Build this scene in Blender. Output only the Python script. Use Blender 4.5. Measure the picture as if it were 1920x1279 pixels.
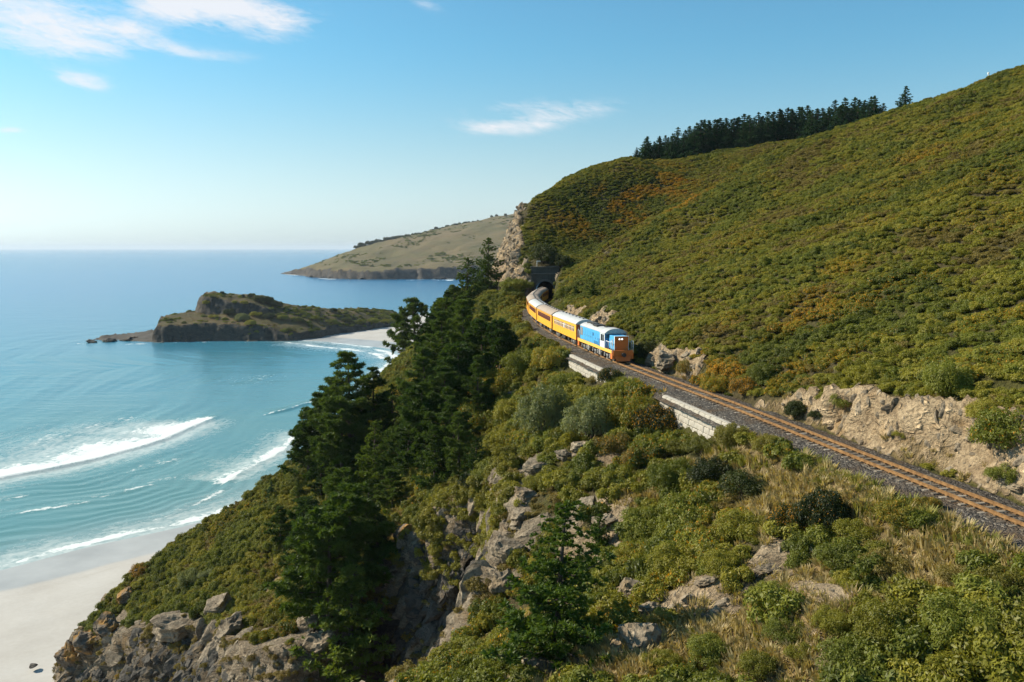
import bpy, math, random
import numpy as np
from mathutils import Vector, Matrix
R = math.radians
random.seed(7)
scene = bpy.context.scene
for o in list(bpy.data.objects):
    bpy.data.objects.remove(o)
COL = scene.collection

# ------------------------------------------------------------------ camera
F = 1600.0                      # focal length in pixels of the 1920 px wide photograph
TILT = math.atan((639.5 - 465.0) / F)
CAMZ = 70.0
cam_d = bpy.data.cameras.new('camera')
cam_d.sensor_width = 36.0
cam_d.lens = 36.0 * F / 1920.0
cam_d.clip_start = 0.5
cam_d.clip_end = 120000.0
cam = bpy.data.objects.new('camera', cam_d)
COL.objects.link(cam)
cam.location = (0, 0, CAMZ)
cam.rotation_euler = (R(90) - TILT, 0, 0)
scene.camera = cam

# ------------------------------------------------------------------ light
SUN_EL, SUN_AZ = 34.0, -74.0    # azimuth from +Y (view direction), negative = to the left
SKY_STRENGTH = 0.082
SUN_STRENGTH = 4.8
EXPOSURE = 0.68
sd = Vector((math.sin(R(SUN_AZ)) * math.cos(R(SUN_EL)), math.cos(R(SUN_AZ)) * math.cos(R(SUN_EL)), math.sin(R(SUN_EL))))
sun_d = bpy.data.lights.new('sun', 'SUN')
sun_d.energy = SUN_STRENGTH
sun_d.angle = R(0.53)
sun_d.color = (1.0, 0.91, 0.74)
sun = bpy.data.objects.new('sun', sun_d)
COL.objects.link(sun)
sun.location = (-200, 50, 200)
sun.rotation_euler = (-sd).to_track_quat('-Z', 'Y').to_euler()

world = bpy.data.worlds.new('World')
scene.world = world
world.use_nodes = True
wt = world.node_tree
wt.nodes.clear()

def nd(t, typ, ins=None, **props):
    n = t.nodes.new(typ)
    for k, v in props.items():
        setattr(n, k, v)
    for k, v in (ins or {}).items():
        if isinstance(v, bpy.types.NodeSocket):
            t.links.new(v, n.inputs[k])
        else:
            n.inputs[k].default_value = v
    return n

def mth(t, op, a, b=0.0, c=0.0, clamp=False):
    n = nd(t, 'ShaderNodeMath', {0: a, 1: b, 2: c}, operation=op)
    n.use_clamp = clamp
    return n.outputs[0]

def mixc(t, fac, a, b, blend='MIX'):
    n = nd(t, 'ShaderNodeMix', {0: fac}, data_type='RGBA', blend_type=blend)
    for i, v in ((6, a), (7, b)):
        if isinstance(v, bpy.types.NodeSocket):
            t.links.new(v, n.inputs[i])
        else:
            n.inputs[i].default_value = (*v[:3], 1.0)
    return n.outputs[2]

def ramp(t, fac, stops, interp='LINEAR'):
    n = nd(t, 'ShaderNodeValToRGB', {0: fac})
    cr = n.color_ramp
    cr.interpolation = interp
    while len(cr.elements) < len(stops):
        cr.elements.new(0.5)
    for e, (p, c) in zip(cr.elements, stops):
        e.position = p
        e.color = (*c, 1.0) if len(c) == 3 else c
    return n.outputs[0]

def maprange(t, v, a, b, c=0.0, d=1.0, smooth=True):
    n = nd(t, 'ShaderNodeMapRange', {0: v, 1: a, 2: b, 3: c, 4: d})
    n.interpolation_type = 'SMOOTHSTEP' if smooth else 'LINEAR'
    n.clamp = True
    return n.outputs[0]

def noise(t, vec, scale, detail=4.0, rough=0.55, dist=0.0):
    return nd(t, 'ShaderNodeTexNoise', {'Vector': vec, 'Scale': scale, 'Detail': detail, 'Roughness': rough, 'Distortion': dist}).outputs['Fac']

def scalev(t, vec, s):
    return nd(t, 'ShaderNodeVectorMath', {0: vec, 1: s}, operation='MULTIPLY').outputs[0]

# sky: Nishita daylight with thin cirrus
sky = nd(wt, 'ShaderNodeTexSky')
sky.sky_type = 'NISHITA'
sky.sun_disc = False
sky.sun_elevation = R(SUN_EL)
sky.sun_rotation = R(SUN_AZ)
sky.altitude = 70.0
sky.air_density = 1.0
sky.dust_density = 0.55
sky.ozone_density = 1.0
tc = nd(wt, 'ShaderNodeTexCoord').outputs['Generated']
sx = nd(wt, 'ShaderNodeSeparateXYZ', {0: tc})
yy = mth(wt, 'MAXIMUM', sx.outputs[1], 0.02)
az = mth(wt, 'DIVIDE', sx.outputs[0], yy)
el = mth(wt, 'DIVIDE', sx.outputs[2], yy)
front = mth(wt, 'GREATER_THAN', sx.outputs[1], 0.05)
tot = None
def azel(px, py):
    d = math.cos(TILT) - math.sin(TILT) * (-(py - 639.5) / F) * -1
    dx = (px - 960) / F
    v = -(py - 639.5) / F
    dy = math.cos(TILT) + v * math.sin(TILT)
    dz = -math.sin(TILT) + v * math.cos(TILT)
    return dx / dy, dz / dy
for px, py, wx, wy, amp, skew in ((60, 22, 125, 30, 1.0, 0.12), (110, 78, 130, 26, .95, 0.06), (255, 62, 60, 18, .5, .25),
                            (420, 15, 115, 30, 1.1, 0.12), (335, 2, 70, 30, .8, .0), (520, 30, 55, 18, .45, .2),
                            (155, 150, 50, 14, .85, 0.2), (1000, 198, 100, 12, .50, -.05), (1035, 220, 110, 14, .62, -.15), (940, 240, 90, 13, .50, .05),
                            (430, 105, 60, 12, .35, .1), (345, 97, 45, 8, .4, .2), (20, 244, 30, 6, .6, 0.0), (800, 8, 30, 10, .35, .2), (500, 72, 40, 10, .3, .1)):
    a0, e0 = azel(px, py)
    da = mth(wt, 'SUBTRACT', az, a0)
    de = mth(wt, 'ADD', mth(wt, 'SUBTRACT', el, e0), mth(wt, 'MULTIPLY', da, skew))
    q = mth(wt, 'ADD', mth(wt, 'POWER', mth(wt, 'ABSOLUTE', mth(wt, 'DIVIDE', da, wx / F)), 2.0),
            mth(wt, 'POWER', mth(wt, 'ABSOLUTE', mth(wt, 'DIVIDE', de, wy / F)), 2.0))
    g = mth(wt, 'MULTIPLY', mth(wt, 'EXPONENT', mth(wt, 'MULTIPLY', q, -0.8)), amp)
    tot = g if tot is None else mth(wt, 'ADD', tot, g)
cv = nd(wt, 'ShaderNodeCombineXYZ', {0: mth(wt, 'ADD', az, mth(wt, 'MULTIPLY', el, -0.6)), 1: mth(wt, 'ADD', mth(wt, 'MULTIPLY', el, 4.2), mth(wt, 'MULTIPLY', az, 1.0)), 2: 0.0}).outputs[0]
n1 = noise(wt, cv, 11.0, 8.0, 0.66, 0.6)
n2 = noise(wt, cv, 42.0, 6.0, 0.7, 0.9)
cn = mth(wt, 'ADD', mth(wt, 'MULTIPLY', n1, 0.65), mth(wt, 'MULTIPLY', n2, 0.35))
cl = maprange(wt, mth(wt, 'ADD', mth(wt, 'MULTIPLY', tot, 0.50), mth(wt, 'MULTIPLY', cn, 1.7)), 0.90, 1.42, 0.0, 1.0, False)
cl = mth(wt, 'MULTIPLY', mth(wt, 'MULTIPLY', cl, front), mth(wt, 'MINIMUM', mth(wt, 'MULTIPLY', mth(wt, 'POWER', tot, 1.4), 2.2), 0.85))
tinted = mixc(wt, 1.0, sky.outputs[0], (0.58, 1.07, 1.15), 'MULTIPLY')
hz = maprange(wt, sx.outputs[2], 0.0, 0.24, 1.0, 0.0)           # whiter sea air low over the horizon, all round
lum = nd(wt, 'ShaderNodeRGBToBW', {0: tinted}).outputs[0]
pale = nd(wt, 'ShaderNodeCombineColor', {0: mth(wt, 'MULTIPLY', lum, 0.96), 1: mth(wt, 'MULTIPLY', lum, 1.0), 2: mth(wt, 'MULTIPLY', lum, 1.09)}).outputs[0]
tinted = mixc(wt, mth(wt, 'MULTIPLY', hz, 0.72), tinted, pale)
CLOUD = (7.3, 7.2, 7.4)
skyc = mixc(wt, cl, tinted, CLOUD)
bg = nd(wt, 'ShaderNodeBackground', {0: skyc, 1: SKY_STRENGTH})
nd(wt, 'ShaderNodeOutputWorld', {0: bg.outputs[0]})

scene.view_settings.view_transform = 'Standard'
scene.view_settings.look = 'None'
scene.view_settings.exposure = EXPOSURE
scene.view_settings.gamma = 1.0
scene.view_settings.use_curve_mapping = False
scene.render.engine = 'CYCLES'
scene.cycles.max_bounces = 5
scene.cycles.diffuse_bounces = 2
scene.cycles.glossy_bounces = 2
scene.cycles.transmission_bounces = 2
scene.cycles.transparent_max_bounces = 4
scene.cycles.volume_bounces = 0
scene.cycles.caustics_reflective = False
scene.cycles.caustics_refractive = False

# ------------------------------------------------------------------ picture <-> world
def ray(px, py):
    v = -(py - 639.5) / F
    return np.array([(px - 960) / F, math.cos(TILT) + v * math.sin(TILT), -math.sin(TILT) + v * math.cos(TILT)])
def at_y(px, py, y):
    d = ray(px, py)
    return d * (y / d[1]) + np.array([0, 0, CAMZ])
def at_z(px, py, z):
    d = ray(px, py)
    return d * ((z - CAMZ) / d[2]) + np.array([0, 0, CAMZ])

# ------------------------------------------------------------------ numeric noise
def _hash(ix, iy, iz, seed):
    h = (ix.astype(np.int64) * 374761393 + iy.astype(np.int64) * 668265263 + iz.astype(np.int64) * 2147483647 + seed * 974711) & 0xFFFFFFFF
    h = ((h ^ (h >> 13)) * 1274126177) & 0xFFFFFFFF
    h = h ^ (h >> 16)
    return (h & 0xFFFFFF) / float(0xFFFFFF)
def vnoise(x, y, z, seed=0):
    x, y, z = np.broadcast_arrays(np.asarray(x, float), np.asarray(y, float), np.asarray(z, float))
    ix, iy, iz = np.floor(x), np.floor(y), np.floor(z)
    fx, fy, fz = x - ix, y - iy, z - iz
    fx, fy, fz = [f * f * f * (f * (f * 6 - 15) + 10) for f in (fx, fy, fz)]
    r = 0
    for a in (0, 1):
        for b in (0, 1):
            for c in (0, 1):
                w = (fx if a else 1 - fx) * (fy if b else 1 - fy) * (fz if c else 1 - fz)
                r = r + w * _hash(ix + a, iy + b, iz + c, seed)
    return r * 2 - 1
def fbm(x, y, z, seed=0, octv=4, gain=0.5):
    s, a, f = 0, 1.0, 1.0
    for k in range(octv):
        s = s + a * vnoise(x * f, y * f, z * f, seed + k * 17)
        a *= gain
        f *= 2.03
    return s
def ridged(x, y, z, seed=0, octv=4):
    s, a, f = 0, 1.0, 1.0
    for k in range(octv):
        s = s + a * (1 - 2 * np.abs(vnoise(x * f, y * f, z * f, seed + k * 31)))
        a *= 0.5
        f *= 2.1
    return s
def sstep(a, b, x):
    t = np.clip((x - a) / (b - a), 0, 1)
    return t * t * (3 - 2 * t)
def tps(pts, lam=0.02):
    P = np.array(pts, float)
    xy, z = P[:, :2], P[:, 2]
    c, s = xy.mean(0), xy.std()
    q = (xy - c) / s
    n = len(q)
    def K(a, b):
        r2 = ((a[:, None, :] - b[None, :, :]) ** 2).sum(-1)
        return 0.5 * r2 * np.log(np.maximum(r2, 1e-12))
    A = np.zeros((n + 3, n + 3))
    A[:n, :n] = K(q, q) + np.eye(n) * lam
    A[:n, n] = 1
    A[:n, n + 1:] = q
    A[n, :n] = 1
    A[n + 1:, :n] = q.T
    w = np.linalg.solve(A, np.r_[z, 0, 0, 0])
    def f(x, y):
        sh = np.shape(x)
        p = (np.stack([np.ravel(x), np.ravel(y)], 1) - c) / s
        out = np.empty(len(p))
        for i in range(0, len(p), 40000):
            b = p[i:i + 40000]
            out[i:i + 40000] = K(b, q) @ w[:n] + w[n] + b @ w[n + 1:]
        return out.reshape(sh)
    return f
def poly_dist(x, y, poly, closed=True):
    """distance to a polyline, nearest point, side (inside for closed, left-of for open), arc position"""
    P = np.array(poly, float)[:, :2]
    n = len(P)
    m = n if closed else n - 1
    best = np.full(np.shape(x), 1e18)
    nx, ny, ss, sd_ = [np.zeros(np.shape(x)) for _ in range(4)]
    inside = np.zeros(np.shape(x), bool)
    acc = 0.0
    for i in range(m):
        a, b = P[i], P[(i + 1) % n]
        e = b - a
        L2 = (e ** 2).sum()
        L = math.sqrt(L2)
        t = np.clip(((x - a[0]) * e[0] + (y - a[1]) * e[1]) / L2, 0, 1)
        cx, cy = a[0] + t * e[0], a[1] + t * e[1]
        d2 = (x - cx) ** 2 + (y - cy) ** 2
        k = d2 < best
        best = np.where(k, d2, best)
        nx, ny = np.where(k, cx, nx), np.where(k, cy, ny)
        ss = np.where(k, acc + t * L, ss)
        sd_ = np.where(k, e[0] * (y - a[1]) - e[1] * (x - a[0]), sd_)
        acc += L
        if closed:
            c = ((a[1] > y) != (b[1] > y)) & (x < (b[0] - a[0]) * (y - a[1]) / (b[1] - a[1] + 1e-12) + a[0])
            inside ^= c
    return np.sqrt(best), nx, ny, (inside if closed else sd_ > 0), ss

# ------------------------------------------------------------------ objects
def np_mesh(name, V, Fc, attrs=None, smooth=False, fattrs=None):
    V = np.asarray(V, np.float32)
    Fc = np.asarray(Fc, np.int32)
    k = Fc.shape[1]
    me = bpy.data.meshes.new(name)
    me.vertices.add(len(V))
    me.vertices.foreach_set('co', V.ravel())
    me.loops.add(Fc.size)
    me.loops.foreach_set('vertex_index', Fc.ravel())
    me.polygons.add(len(Fc))
    me.polygons.foreach_set('loop_start', np.arange(0, Fc.size, k, dtype=np.int32))
    me.polygons.foreach_set('use_smooth', np.full(len(Fc), smooth))
    me.update(calc_edges=True)
    for nm, a in (attrs or {}).items():
        me.attributes.new(nm, 'FLOAT', 'POINT').data.foreach_set('value', np.asarray(a, np.float32).ravel())
    for nm, a in (fattrs or {}).items():
        me.attributes.new(nm, 'FLOAT', 'FACE').data.foreach_set('value', np.asarray(a, np.float32).ravel())
    return me
def put(name, me, mat=None, parent=None, loc=(0, 0, 0), rot=(0, 0, 0)):
    o = bpy.data.objects.new(name, me)
    COL.objects.link(o)
    if mat is not None:
        for m in (mat if isinstance(mat, (list, tuple)) else [mat]):
            me.materials.append(m)
    o.location = loc
    o.rotation_euler = rot
    if parent is not None:
        o.parent = parent
    return o
def tag(o, label=None, cat=None, group=None, kind=None):
    if label: o['label'] = label
    if cat: o['category'] = cat
    if group: o['group'] = group
    if kind: o['kind'] = kind
    return o
def empty(name, loc=(0, 0, 0), rot=(0, 0, 0), label=None, cat=None, group=None):
    o = bpy.data.objects.new(name, None)
    o.empty_display_size = 0.5
    COL.objects.link(o)
    o.location = loc
    o.rotation_euler = rot
    return tag(o, label, cat, group)
KIDS = {}
def copy_tree(o, parent=None):
    c = o.copy()
    COL.objects.link(c)
    if parent is not None:
        c.parent = parent
    for ch in [q for q in o.children]:
        copy_tree(ch, c)
    return c

class MB:
    """collects simple solids into one mesh"""
    def __init__(s):
        s.v, s.f, s.m, s.sm = [], [], [], []
    def add(s, vs, fs, mi=0, smooth=False):
        o = len(s.v)
        s.v += [tuple(map(float, v)) for v in vs]
        for f in fs:
            s.f.append(tuple(o + i for i in f))
            s.m.append(mi)
            s.sm.append(smooth)
    def box(s, c, d, mi=0, rot=None, bev=0.0):
        hx, hy, hz = d[0] / 2, d[1] / 2, d[2] / 2
        if bev > 0:
            b = min(bev, hx * .9, hy * .9, hz * .9)
            vs, idx = [], {}
            for sx_ in (-1, 1):
                for sy_ in (-1, 1):
                    for sz_ in (-1, 1):
                        for ax in range(3):
                            p = [sx_ * (hx - b), sy_ * (hy - b), sz_ * (hz - b)]
                            p[ax] = (sx_, sy_, sz_)[ax] * (hx, hy, hz)[ax]
                            idx[(sx_, sy_, sz_, ax)] = len(vs)
                            vs.append(p)
            fs = []
            for ax in range(3):
                o1, o2 = (ax + 1) % 3, (ax + 2) % 3
                for sg in (-1, 1):
                    q = []
                    for a, b2 in ((-1, -1), (1, -1), (1, 1), (-1, 1)):
                        k = [0, 0, 0]
                        k[ax], k[o1], k[o2] = sg, a, b2
                        q.append(idx[(*k, ax)])
                    fs.append(q if sg > 0 else q[::-1])
                for a in (-1, 1):
                    for b2 in (-1, 1):
                        def key(sg, axx):
                            k = [0, 0, 0]
                            k[ax], k[o1], k[o2] = sg, a, b2
                            return idx[(*k, axx)]
                        q = [key(-1, o1), key(1, o1), key(1, o2), key(-1, o2)]
                        fs.append(q if a * b2 < 0 else q[::-1])
            for sx_ in (-1, 1):
                for sy_ in (-1, 1):
                    for sz_ in (-1, 1):
                        t3 = [idx[(sx_, sy_, sz_, a)] for a in range(3)]
                        fs.append(t3 if sx_ * sy_ * sz_ > 0 else t3[::-1])
        else:
            vs = [(x, y, z) for x in (-hx, hx) for y in (-hy, hy) for z in (-hz, hz)]
            fs = [(0, 1, 3, 2), (4, 6, 7, 5), (0, 4, 5, 1), (2, 3, 7, 6), (0, 2, 6, 4), (1, 5, 7, 3)]
        if rot is not None:
            vs = [rot @ Vector(v) for v in vs]
        s.add([(v[0] + c[0], v[1] + c[1], v[2] + c[2]) for v in vs], fs, mi)
        return s
    def tube(s, pts, radii, n=8, mi=0, cap=True, smooth=True):
        pts = [Vector(p) for p in pts]
        if not isinstance(radii, (list, tuple)):
            radii = [radii] * len(pts)
        o = len(s.v)
        prev = None
        for i, p in enumerate(pts):
            d = (pts[min(i + 1, len(pts) - 1)] - pts[max(i - 1, 0)]).normalized()
            u = prev if prev is not None else (Vector((1, 0, 0)) if abs(d.x) < .8 else Vector((0, 1, 0)))
            u = (u - d * u.dot(d)).normalized()
            prev = u
            w = d.cross(u)
            for k in range(n):
                a = 2 * math.pi * k / n
                s.v.append(tuple(p + (u * math.cos(a) + w * math.sin(a)) * radii[i]))
        for i in range(len(pts) - 1):
            for k in range(n):
                a, b = o + i * n + k, o + i * n + (k + 1) % n
                s.f.append((a, b, b + n, a + n)); s.m.append(mi); s.sm.append(smooth)
        if cap:
            s.f.append(tuple(o + k for k in reversed(range(n)))); s.m.append(mi); s.sm.append(False)
            e = o + (len(pts) - 1) * n
            s.f.append(tuple(e + k for k in range(n))); s.m.append(mi); s.sm.append(False)
        return s
    def prism(s, prof, y0, y1, mi=0, smooth=False):
        """closed profile in (x, z), anticlockwise, extruded along y"""
        n = len(prof)
        vs = [(x, y0, z) for x, z in prof] + [(x, y1, z) for x, z in prof]
        fs = [(i, i + n, (i + 1) % n + n, (i + 1) % n) for i in range(n)]
        s.add(vs, fs, mi, smooth)
        s.add(vs, [tuple(range(n)), tuple(reversed(range(n, 2 * n)))], mi)
        return s
    def mesh(s, name):
        me = bpy.data.meshes.new(name)
        me.from_pydata(s.v, [], s.f)
        me.polygons.foreach_set('material_index', s.m)
        me.polygons.foreach_set('use_smooth', s.sm)
        me.update()
        return me
    def build(s, name, mat, parent=None, loc=(0, 0, 0), rot=(0, 0, 0)):
        return put(name, s.mesh(name), mat, parent, loc, rot)
# ------------------------------------------------------------------ materials
def new_mat(name):
    m = bpy.data.materials.new(name)
    m.use_nodes = True
    t = m.node_tree
    t.nodes.clear()
    return m, t
def finish(t, shader, disp=None):
    nd(t, 'ShaderNodeOutputMaterial', {0: shader})
def pos(t):
    return nd(t, 'ShaderNodeNewGeometry').outputs['Position']
def objc(t):
    return nd(t, 'ShaderNodeTexCoord').outputs['Object']
def bump(t, h, strength=0.5, dist=0.1):
    return nd(t, 'ShaderNodeBump', {'Strength': strength, 'Distance': dist, 'Height': h}).outputs[0]
def attr(t, name, typ='GEOMETRY'):
    return nd(t, 'ShaderNodeAttribute', attribute_name=name, attribute_type=typ)
def principled(t, col, rough=0.7, normal=None, metal=0.0, spec=0.4, **kw):
    ins = {'Base Color': col if isinstance(col, bpy.types.NodeSocket) else (*col, 1.0), 'Roughness': rough, 'Metallic': metal, 'Specular IOR Level': spec}
    if normal is not None:
        ins['Normal'] = normal
    ins.update(kw)
    return nd(t, 'ShaderNodeBsdfPrincipled', ins).outputs[0]
def painted(name, col, rough=0.45, dirt=0.35, dirtcol=(0.10, 0.075, 0.05), metal=0.0, sc=1.0, spec=0.4):
    """weathered paint or metal: uneven tone, streaks running down, grime"""
    m, t = new_mat(name)
    p = objc(t)
    n1 = noise(t, p, 1.4 * sc, 5)
    n2 = noise(t, scalev(t, p, (9.0, 9.0, 1.1)), 1.0 * sc, 4)
    f = mth(t, 'MULTIPLY', maprange(t, mth(t, 'ADD', mth(t, 'MULTIPLY', n1, .5), mth(t, 'MULTIPLY', n2, .5)), .42, .72), dirt)
    c = mixc(t, f, col, dirtcol)
    c = mixc(t, mth(t, 'MULTIPLY', noise(t, p, 6.0 * sc, 3), 0.22), c, tuple(min(1, x * 1.25 + .015) for x in col))
    finish(t, principled(t, c, mth(t, 'ADD', rough, mth(t, 'MULTIPLY', n1, .15)), bump(t, n1, .15, .02), metal, spec))
    return m

def foliage(name, cols, flower=(0.60, 0.27, 0.008), transl=0.28, patch=0.045):
    """cols: shades of the plant itself; per-leaf and per-plant variation, flowers where 'yel' says so"""
    m, t = new_mat(name)
    rnd = nd(t, 'ShaderNodeObjectInfo').outputs['Random']
    lv = attr(t, 'lv').outputs['Fac']
    p = pos(t)
    n = noise(t, p, patch, 3)
    k = mth(t, 'ADD', mth(t, 'ADD', mth(t, 'MULTIPLY', rnd, .62), mth(t, 'MULTIPLY', lv, .26)), mth(t, 'MULTIPLY', mth(t, 'SUBTRACT', n, .5), .9))
    k = mth(t, 'ADD', k, 0.05)
    c = ramp(t, k, [(i / (len(cols) - 1), q) for i, q in enumerate(cols)])
    dry = attr(t, 'dry', 'INSTANCER').outputs['Fac']
    c = mixc(t, mth(t, 'MULTIPLY', dry, .85), c, (0.20, 0.125, 0.045))
    yel = attr(t, 'yel', 'INSTANCER').outputs['Fac']
    lv2 = attr(t, 'lw').outputs['Fac']
    c = mixc(t, mth(t, 'LESS_THAN', lv2, yel), c, flower)
    dif = nd(t, 'ShaderNodeBsdfDiffuse', {0: c, 1: 0.5})
    tr = nd(t, 'ShaderNodeBsdfTranslucent', {0: mixc(t, 1.0, c, (1.3, 1.25, .6), 'MULTIPLY')})
    mx = nd(t, 'ShaderNodeMixShader', {0: transl, 1: dif.outputs[0], 2: tr.outputs[0]})
    gl = nd(t, 'ShaderNodeBsdfGlossy', {0: (1, 1, 1, 1), 1: 0.55})
    finish(t, nd(t, 'ShaderNodeMixShader', {0: 0.018, 1: mx.outputs[0], 2: gl.outputs[0]}).outputs[0])
    return m

M = {}
M['gorse'] = foliage('gorse', [(.116, .112, .011), (.198, .188, .017), (.272, .246, .026), (.335, .286, .039)])
M['gorse_green'] = foliage('gorse_green', [(.074, .086, .009), (.128, .142, .015), (.190, .200, .023), (.250, .244, .036)])
M['pale_shrub'] = foliage('pale_shrub', [(.130, .145, .050), (.190, .205, .075), (.255, .262, .108), (.310, .305, .140)])
M['brown_shrub'] = foliage('brown_shrub', [(.125, .098, .018), (.195, .152, .030), (.260, .204, .048), (.310, .248, .070)])
M['dark_shrub'] = foliage('dark_shrub', [(.020, .030, .006), (.038, .050, .009), (.062, .074, .013), (.092, .098, .018)])
M['pine_needles'] = foliage('pine_needles', [(.024, .050, .010), (.048, .086, .015), (.084, .126, .022), (.126, .168, .030)], transl=.3)
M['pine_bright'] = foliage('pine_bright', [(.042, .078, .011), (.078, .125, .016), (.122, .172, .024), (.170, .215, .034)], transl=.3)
M['pine_bluish'] = foliage('pine_bluish', [(.016, .050, .024), (.032, .076, .036), (.054, .108, .048), (.080, .138, .058)], transl=.25)
M['dry_grass'] = foliage('dry_grass', [(.26, .190, .070), (.36, .270, .110), (.45, .350, .160), (.52, .42, .21)], transl=.3)
M['green_grass'] = foliage('green_grass', [(.15, .150, .026), (.22, .215, .038), (.29, .265, .06), (.35, .305, .09)], transl=.3)
M['bark'] = painted('bark', (.085, .062, .046), .9, .6, (.03, .024, .02), sc=3)
M['deadwood'] = painted('deadwood', (.26, .23, .20), .9, .4, (.1, .08, .06), sc=3)

def rock_nodes(t, p, pale=(.43, .345, .240), mid=(.245, .185, .120), dark=(.060, .047, .034), dipscale=(.55, .9, 1.9)):
    w = nd(t, 'ShaderNodeVectorMath', {0: p, 1: scalev(t, nd(t, 'ShaderNodeTexNoise', {'Vector': p, 'Scale': .35, 'Detail': 3.0}).outputs['Color'], (2.2, 2.2, 2.2))}, operation='ADD').outputs[0]
    w = nd(t, 'ShaderNodeMapping', {0: w, 2: (.35, .5, .2), 3: dipscale}).outputs[0]
    n1 = noise(t, w, .55, 8, .62)
    n2 = noise(t, w, 2.4, 6, .6)
    w2 = nd(t, 'ShaderNodeMapping', {0: w, 3: (1.0, 1.0, .38)}).outputs[0]
    vor = nd(t, 'ShaderNodeTexVoronoi', {'Vector': w2, 'Scale': 1.3, 'Detail': 2.0, 'Randomness': 1.0}, feature='F1').outputs[0]
    crack = maprange(t, vor, .75, .35)
    k = mth(t, 'ADD', mth(t, 'MULTIPLY', n1, .65), mth(t, 'MULTIPLY', n2, .4))
    c = ramp(t, k, [(.28, dark), (.44, mid), (.57, pale), (.76, tuple(min(.62, x * 1.3) for x in pale))])
    c = mixc(t, mth(t, 'MULTIPLY', mth(t, 'SUBTRACT', 1.0, crack), .5), c, dark)
    lich = maprange(t, noise(t, p, .33, 5, .6), .56, .70)
    c = mixc(t, mth(t, 'MULTIPLY', lich, .5), c, (.23, .145, .06))
    n3 = noise(t, p, 5.5, 5, .65)
    h = mth(t, 'ADD', mth(t, 'ADD', n1, mth(t, 'MULTIPLY', n2, .55)), mth(t, 'ADD', mth(t, 'MULTIPLY', crack, .35), mth(t, 'MULTIPLY', n3, .22)))
    c = mixc(t, mth(t, 'MULTIPLY', maprange(t, n3, .52, .36), .6), c, dark)
    return c, h

def land_material(name, soil, grass, dryc, rk=None):
    m, t = new_mat(name)
    p = pos(t)
    rc, rh = rock_nodes(t, p, **(rk or {}))
    n = noise(t, p, .09, 5)
    n2 = noise(t, p, 1.7, 5, .65)
    g = mixc(t, maprange(t, mth(t, 'ADD', n, mth(t, 'MULTIPLY', mth(t, 'SUBTRACT', n2, .5), .5)), .36, .64), soil, grass)
    dr = attr(t, 'dry').outputs['Fac']
    g = mixc(t, dr, g, ramp(t, n2, [(.25, tuple(x * .55 for x in dryc)), (.5, dryc), (.75, tuple(min(.6, x * 1.5) for x in dryc))]))
    rk_ = attr(t, 'rock').outputs['Fac']
    rk_ = maprange(t, mth(t, 'ADD', rk_, mth(t, 'MULTIPLY', mth(t, 'SUBTRACT', n2, .5), .6)), .35, .6)
    c = mixc(t, rk_, g, rc)
    pl_ = attr(t, 'pale').outputs['Fac']
    c = mixc(t, mth(t, 'MULTIPLY', pl_, rk_), c, mixc(t, 1.0, c, (1.75, 1.62, 1.42), 'MULTIPLY'))
    shd = attr(t, 'cliff_shade').outputs['Fac']
    c = mixc(t, mth(t, 'MULTIPLY', mth(t, 'MULTIPLY', shd, rk_), .9), c, mixc(t, 1.0, c, (.33, .32, .31), 'MULTIPLY'))  # painted shade: multiplies the rock colour down
    hh = nd(t, 'ShaderNodeMix', {0: rk_, 2: n2, 3: rh}).outputs[0]
    finish(t, principled(t, c, .92, bump(t, hh, 1.0, .8), spec=.15))
    return m
M['hill'] = land_material('hill', (.075, .060, .028), (.070, .066, .018), (.250, .175, .080))
M['headland'] = land_material('headland', (.080, .062, .030), (.062, .062, .020), (.135, .096, .044), dict(pale=(.13, .11, .085), mid=(.075, .064, .052), dark=(.028, .026, .024), dipscale=(.25, .4, .8)))
M['far_headland'] = land_material('far_headland', (.120, .098, .046), (.108, .098, .038), (.165, .122, .062), dict(pale=(.10, .085, .07), mid=(.06, .052, .045), dark=(.024, .024, .024), dipscale=(.06, .1, .08)))

m, t = new_mat('rock'); M['rock'] = m
c, h = rock_nodes(t, pos(t)); finish(t, principled(t, c, .9, bump(t, h, .8, .3), spec=.2))
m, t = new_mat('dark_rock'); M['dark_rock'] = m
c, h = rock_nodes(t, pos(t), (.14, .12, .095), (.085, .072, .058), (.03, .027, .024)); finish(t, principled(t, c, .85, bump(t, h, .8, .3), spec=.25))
m, t = new_mat('lichen_rock'); M['lichen_rock'] = m
c, h = rock_nodes(t, pos(t), (.24, .20, .15), (.15, .115, .08), (.05, .043, .036))
c = mixc(t, maprange(t, noise(t, pos(t), .45, 5, .6), .45, .60), c, (.27, .145, .04)); finish(t, principled(t, c, .9, bump(t, h, .8, .3), spec=.2))

# ballast
m, t = new_mat('ballast'); M['ballast'] = m
p = pos(t)
v = nd(t, 'ShaderNodeTexVoronoi', {'Vector': p, 'Scale': 7.5})
v2 = nd(t, 'ShaderNodeTexVoronoi', {'Vector': p, 'Scale': 15.0})
vr = nd(t, 'ShaderNodeRGBToBW', {0: v.outputs['Color']}).outputs[0]
c = ramp(t, vr, [(.15, (.034, .029, .025)), (.45, (.078, .067, .056)), (.72, (.125, .108, .090)), (.92, (.27, .235, .19))])
c = mixc(t, maprange(t, noise(t, p, .5, 5), .45, .75), c, (.10, .068, .042))
c = mixc(t, mth(t, 'MULTIPLY', attr(t, 'rust').outputs['Fac'], .7), c, (.17, .09, .032))
hh = mth(t, 'ADD', mth(t, 'MULTIPLY', v.outputs['Distance'], -1.0), mth(t, 'MULTIPLY', v2.outputs['Distance'], -.5))
finish(t, principled(t, c, .95, bump(t, hh, 1.0, .12), spec=.15))
m, t = new_mat('rail_steel'); M['rail_steel'] = m
p = pos(t)
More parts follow.
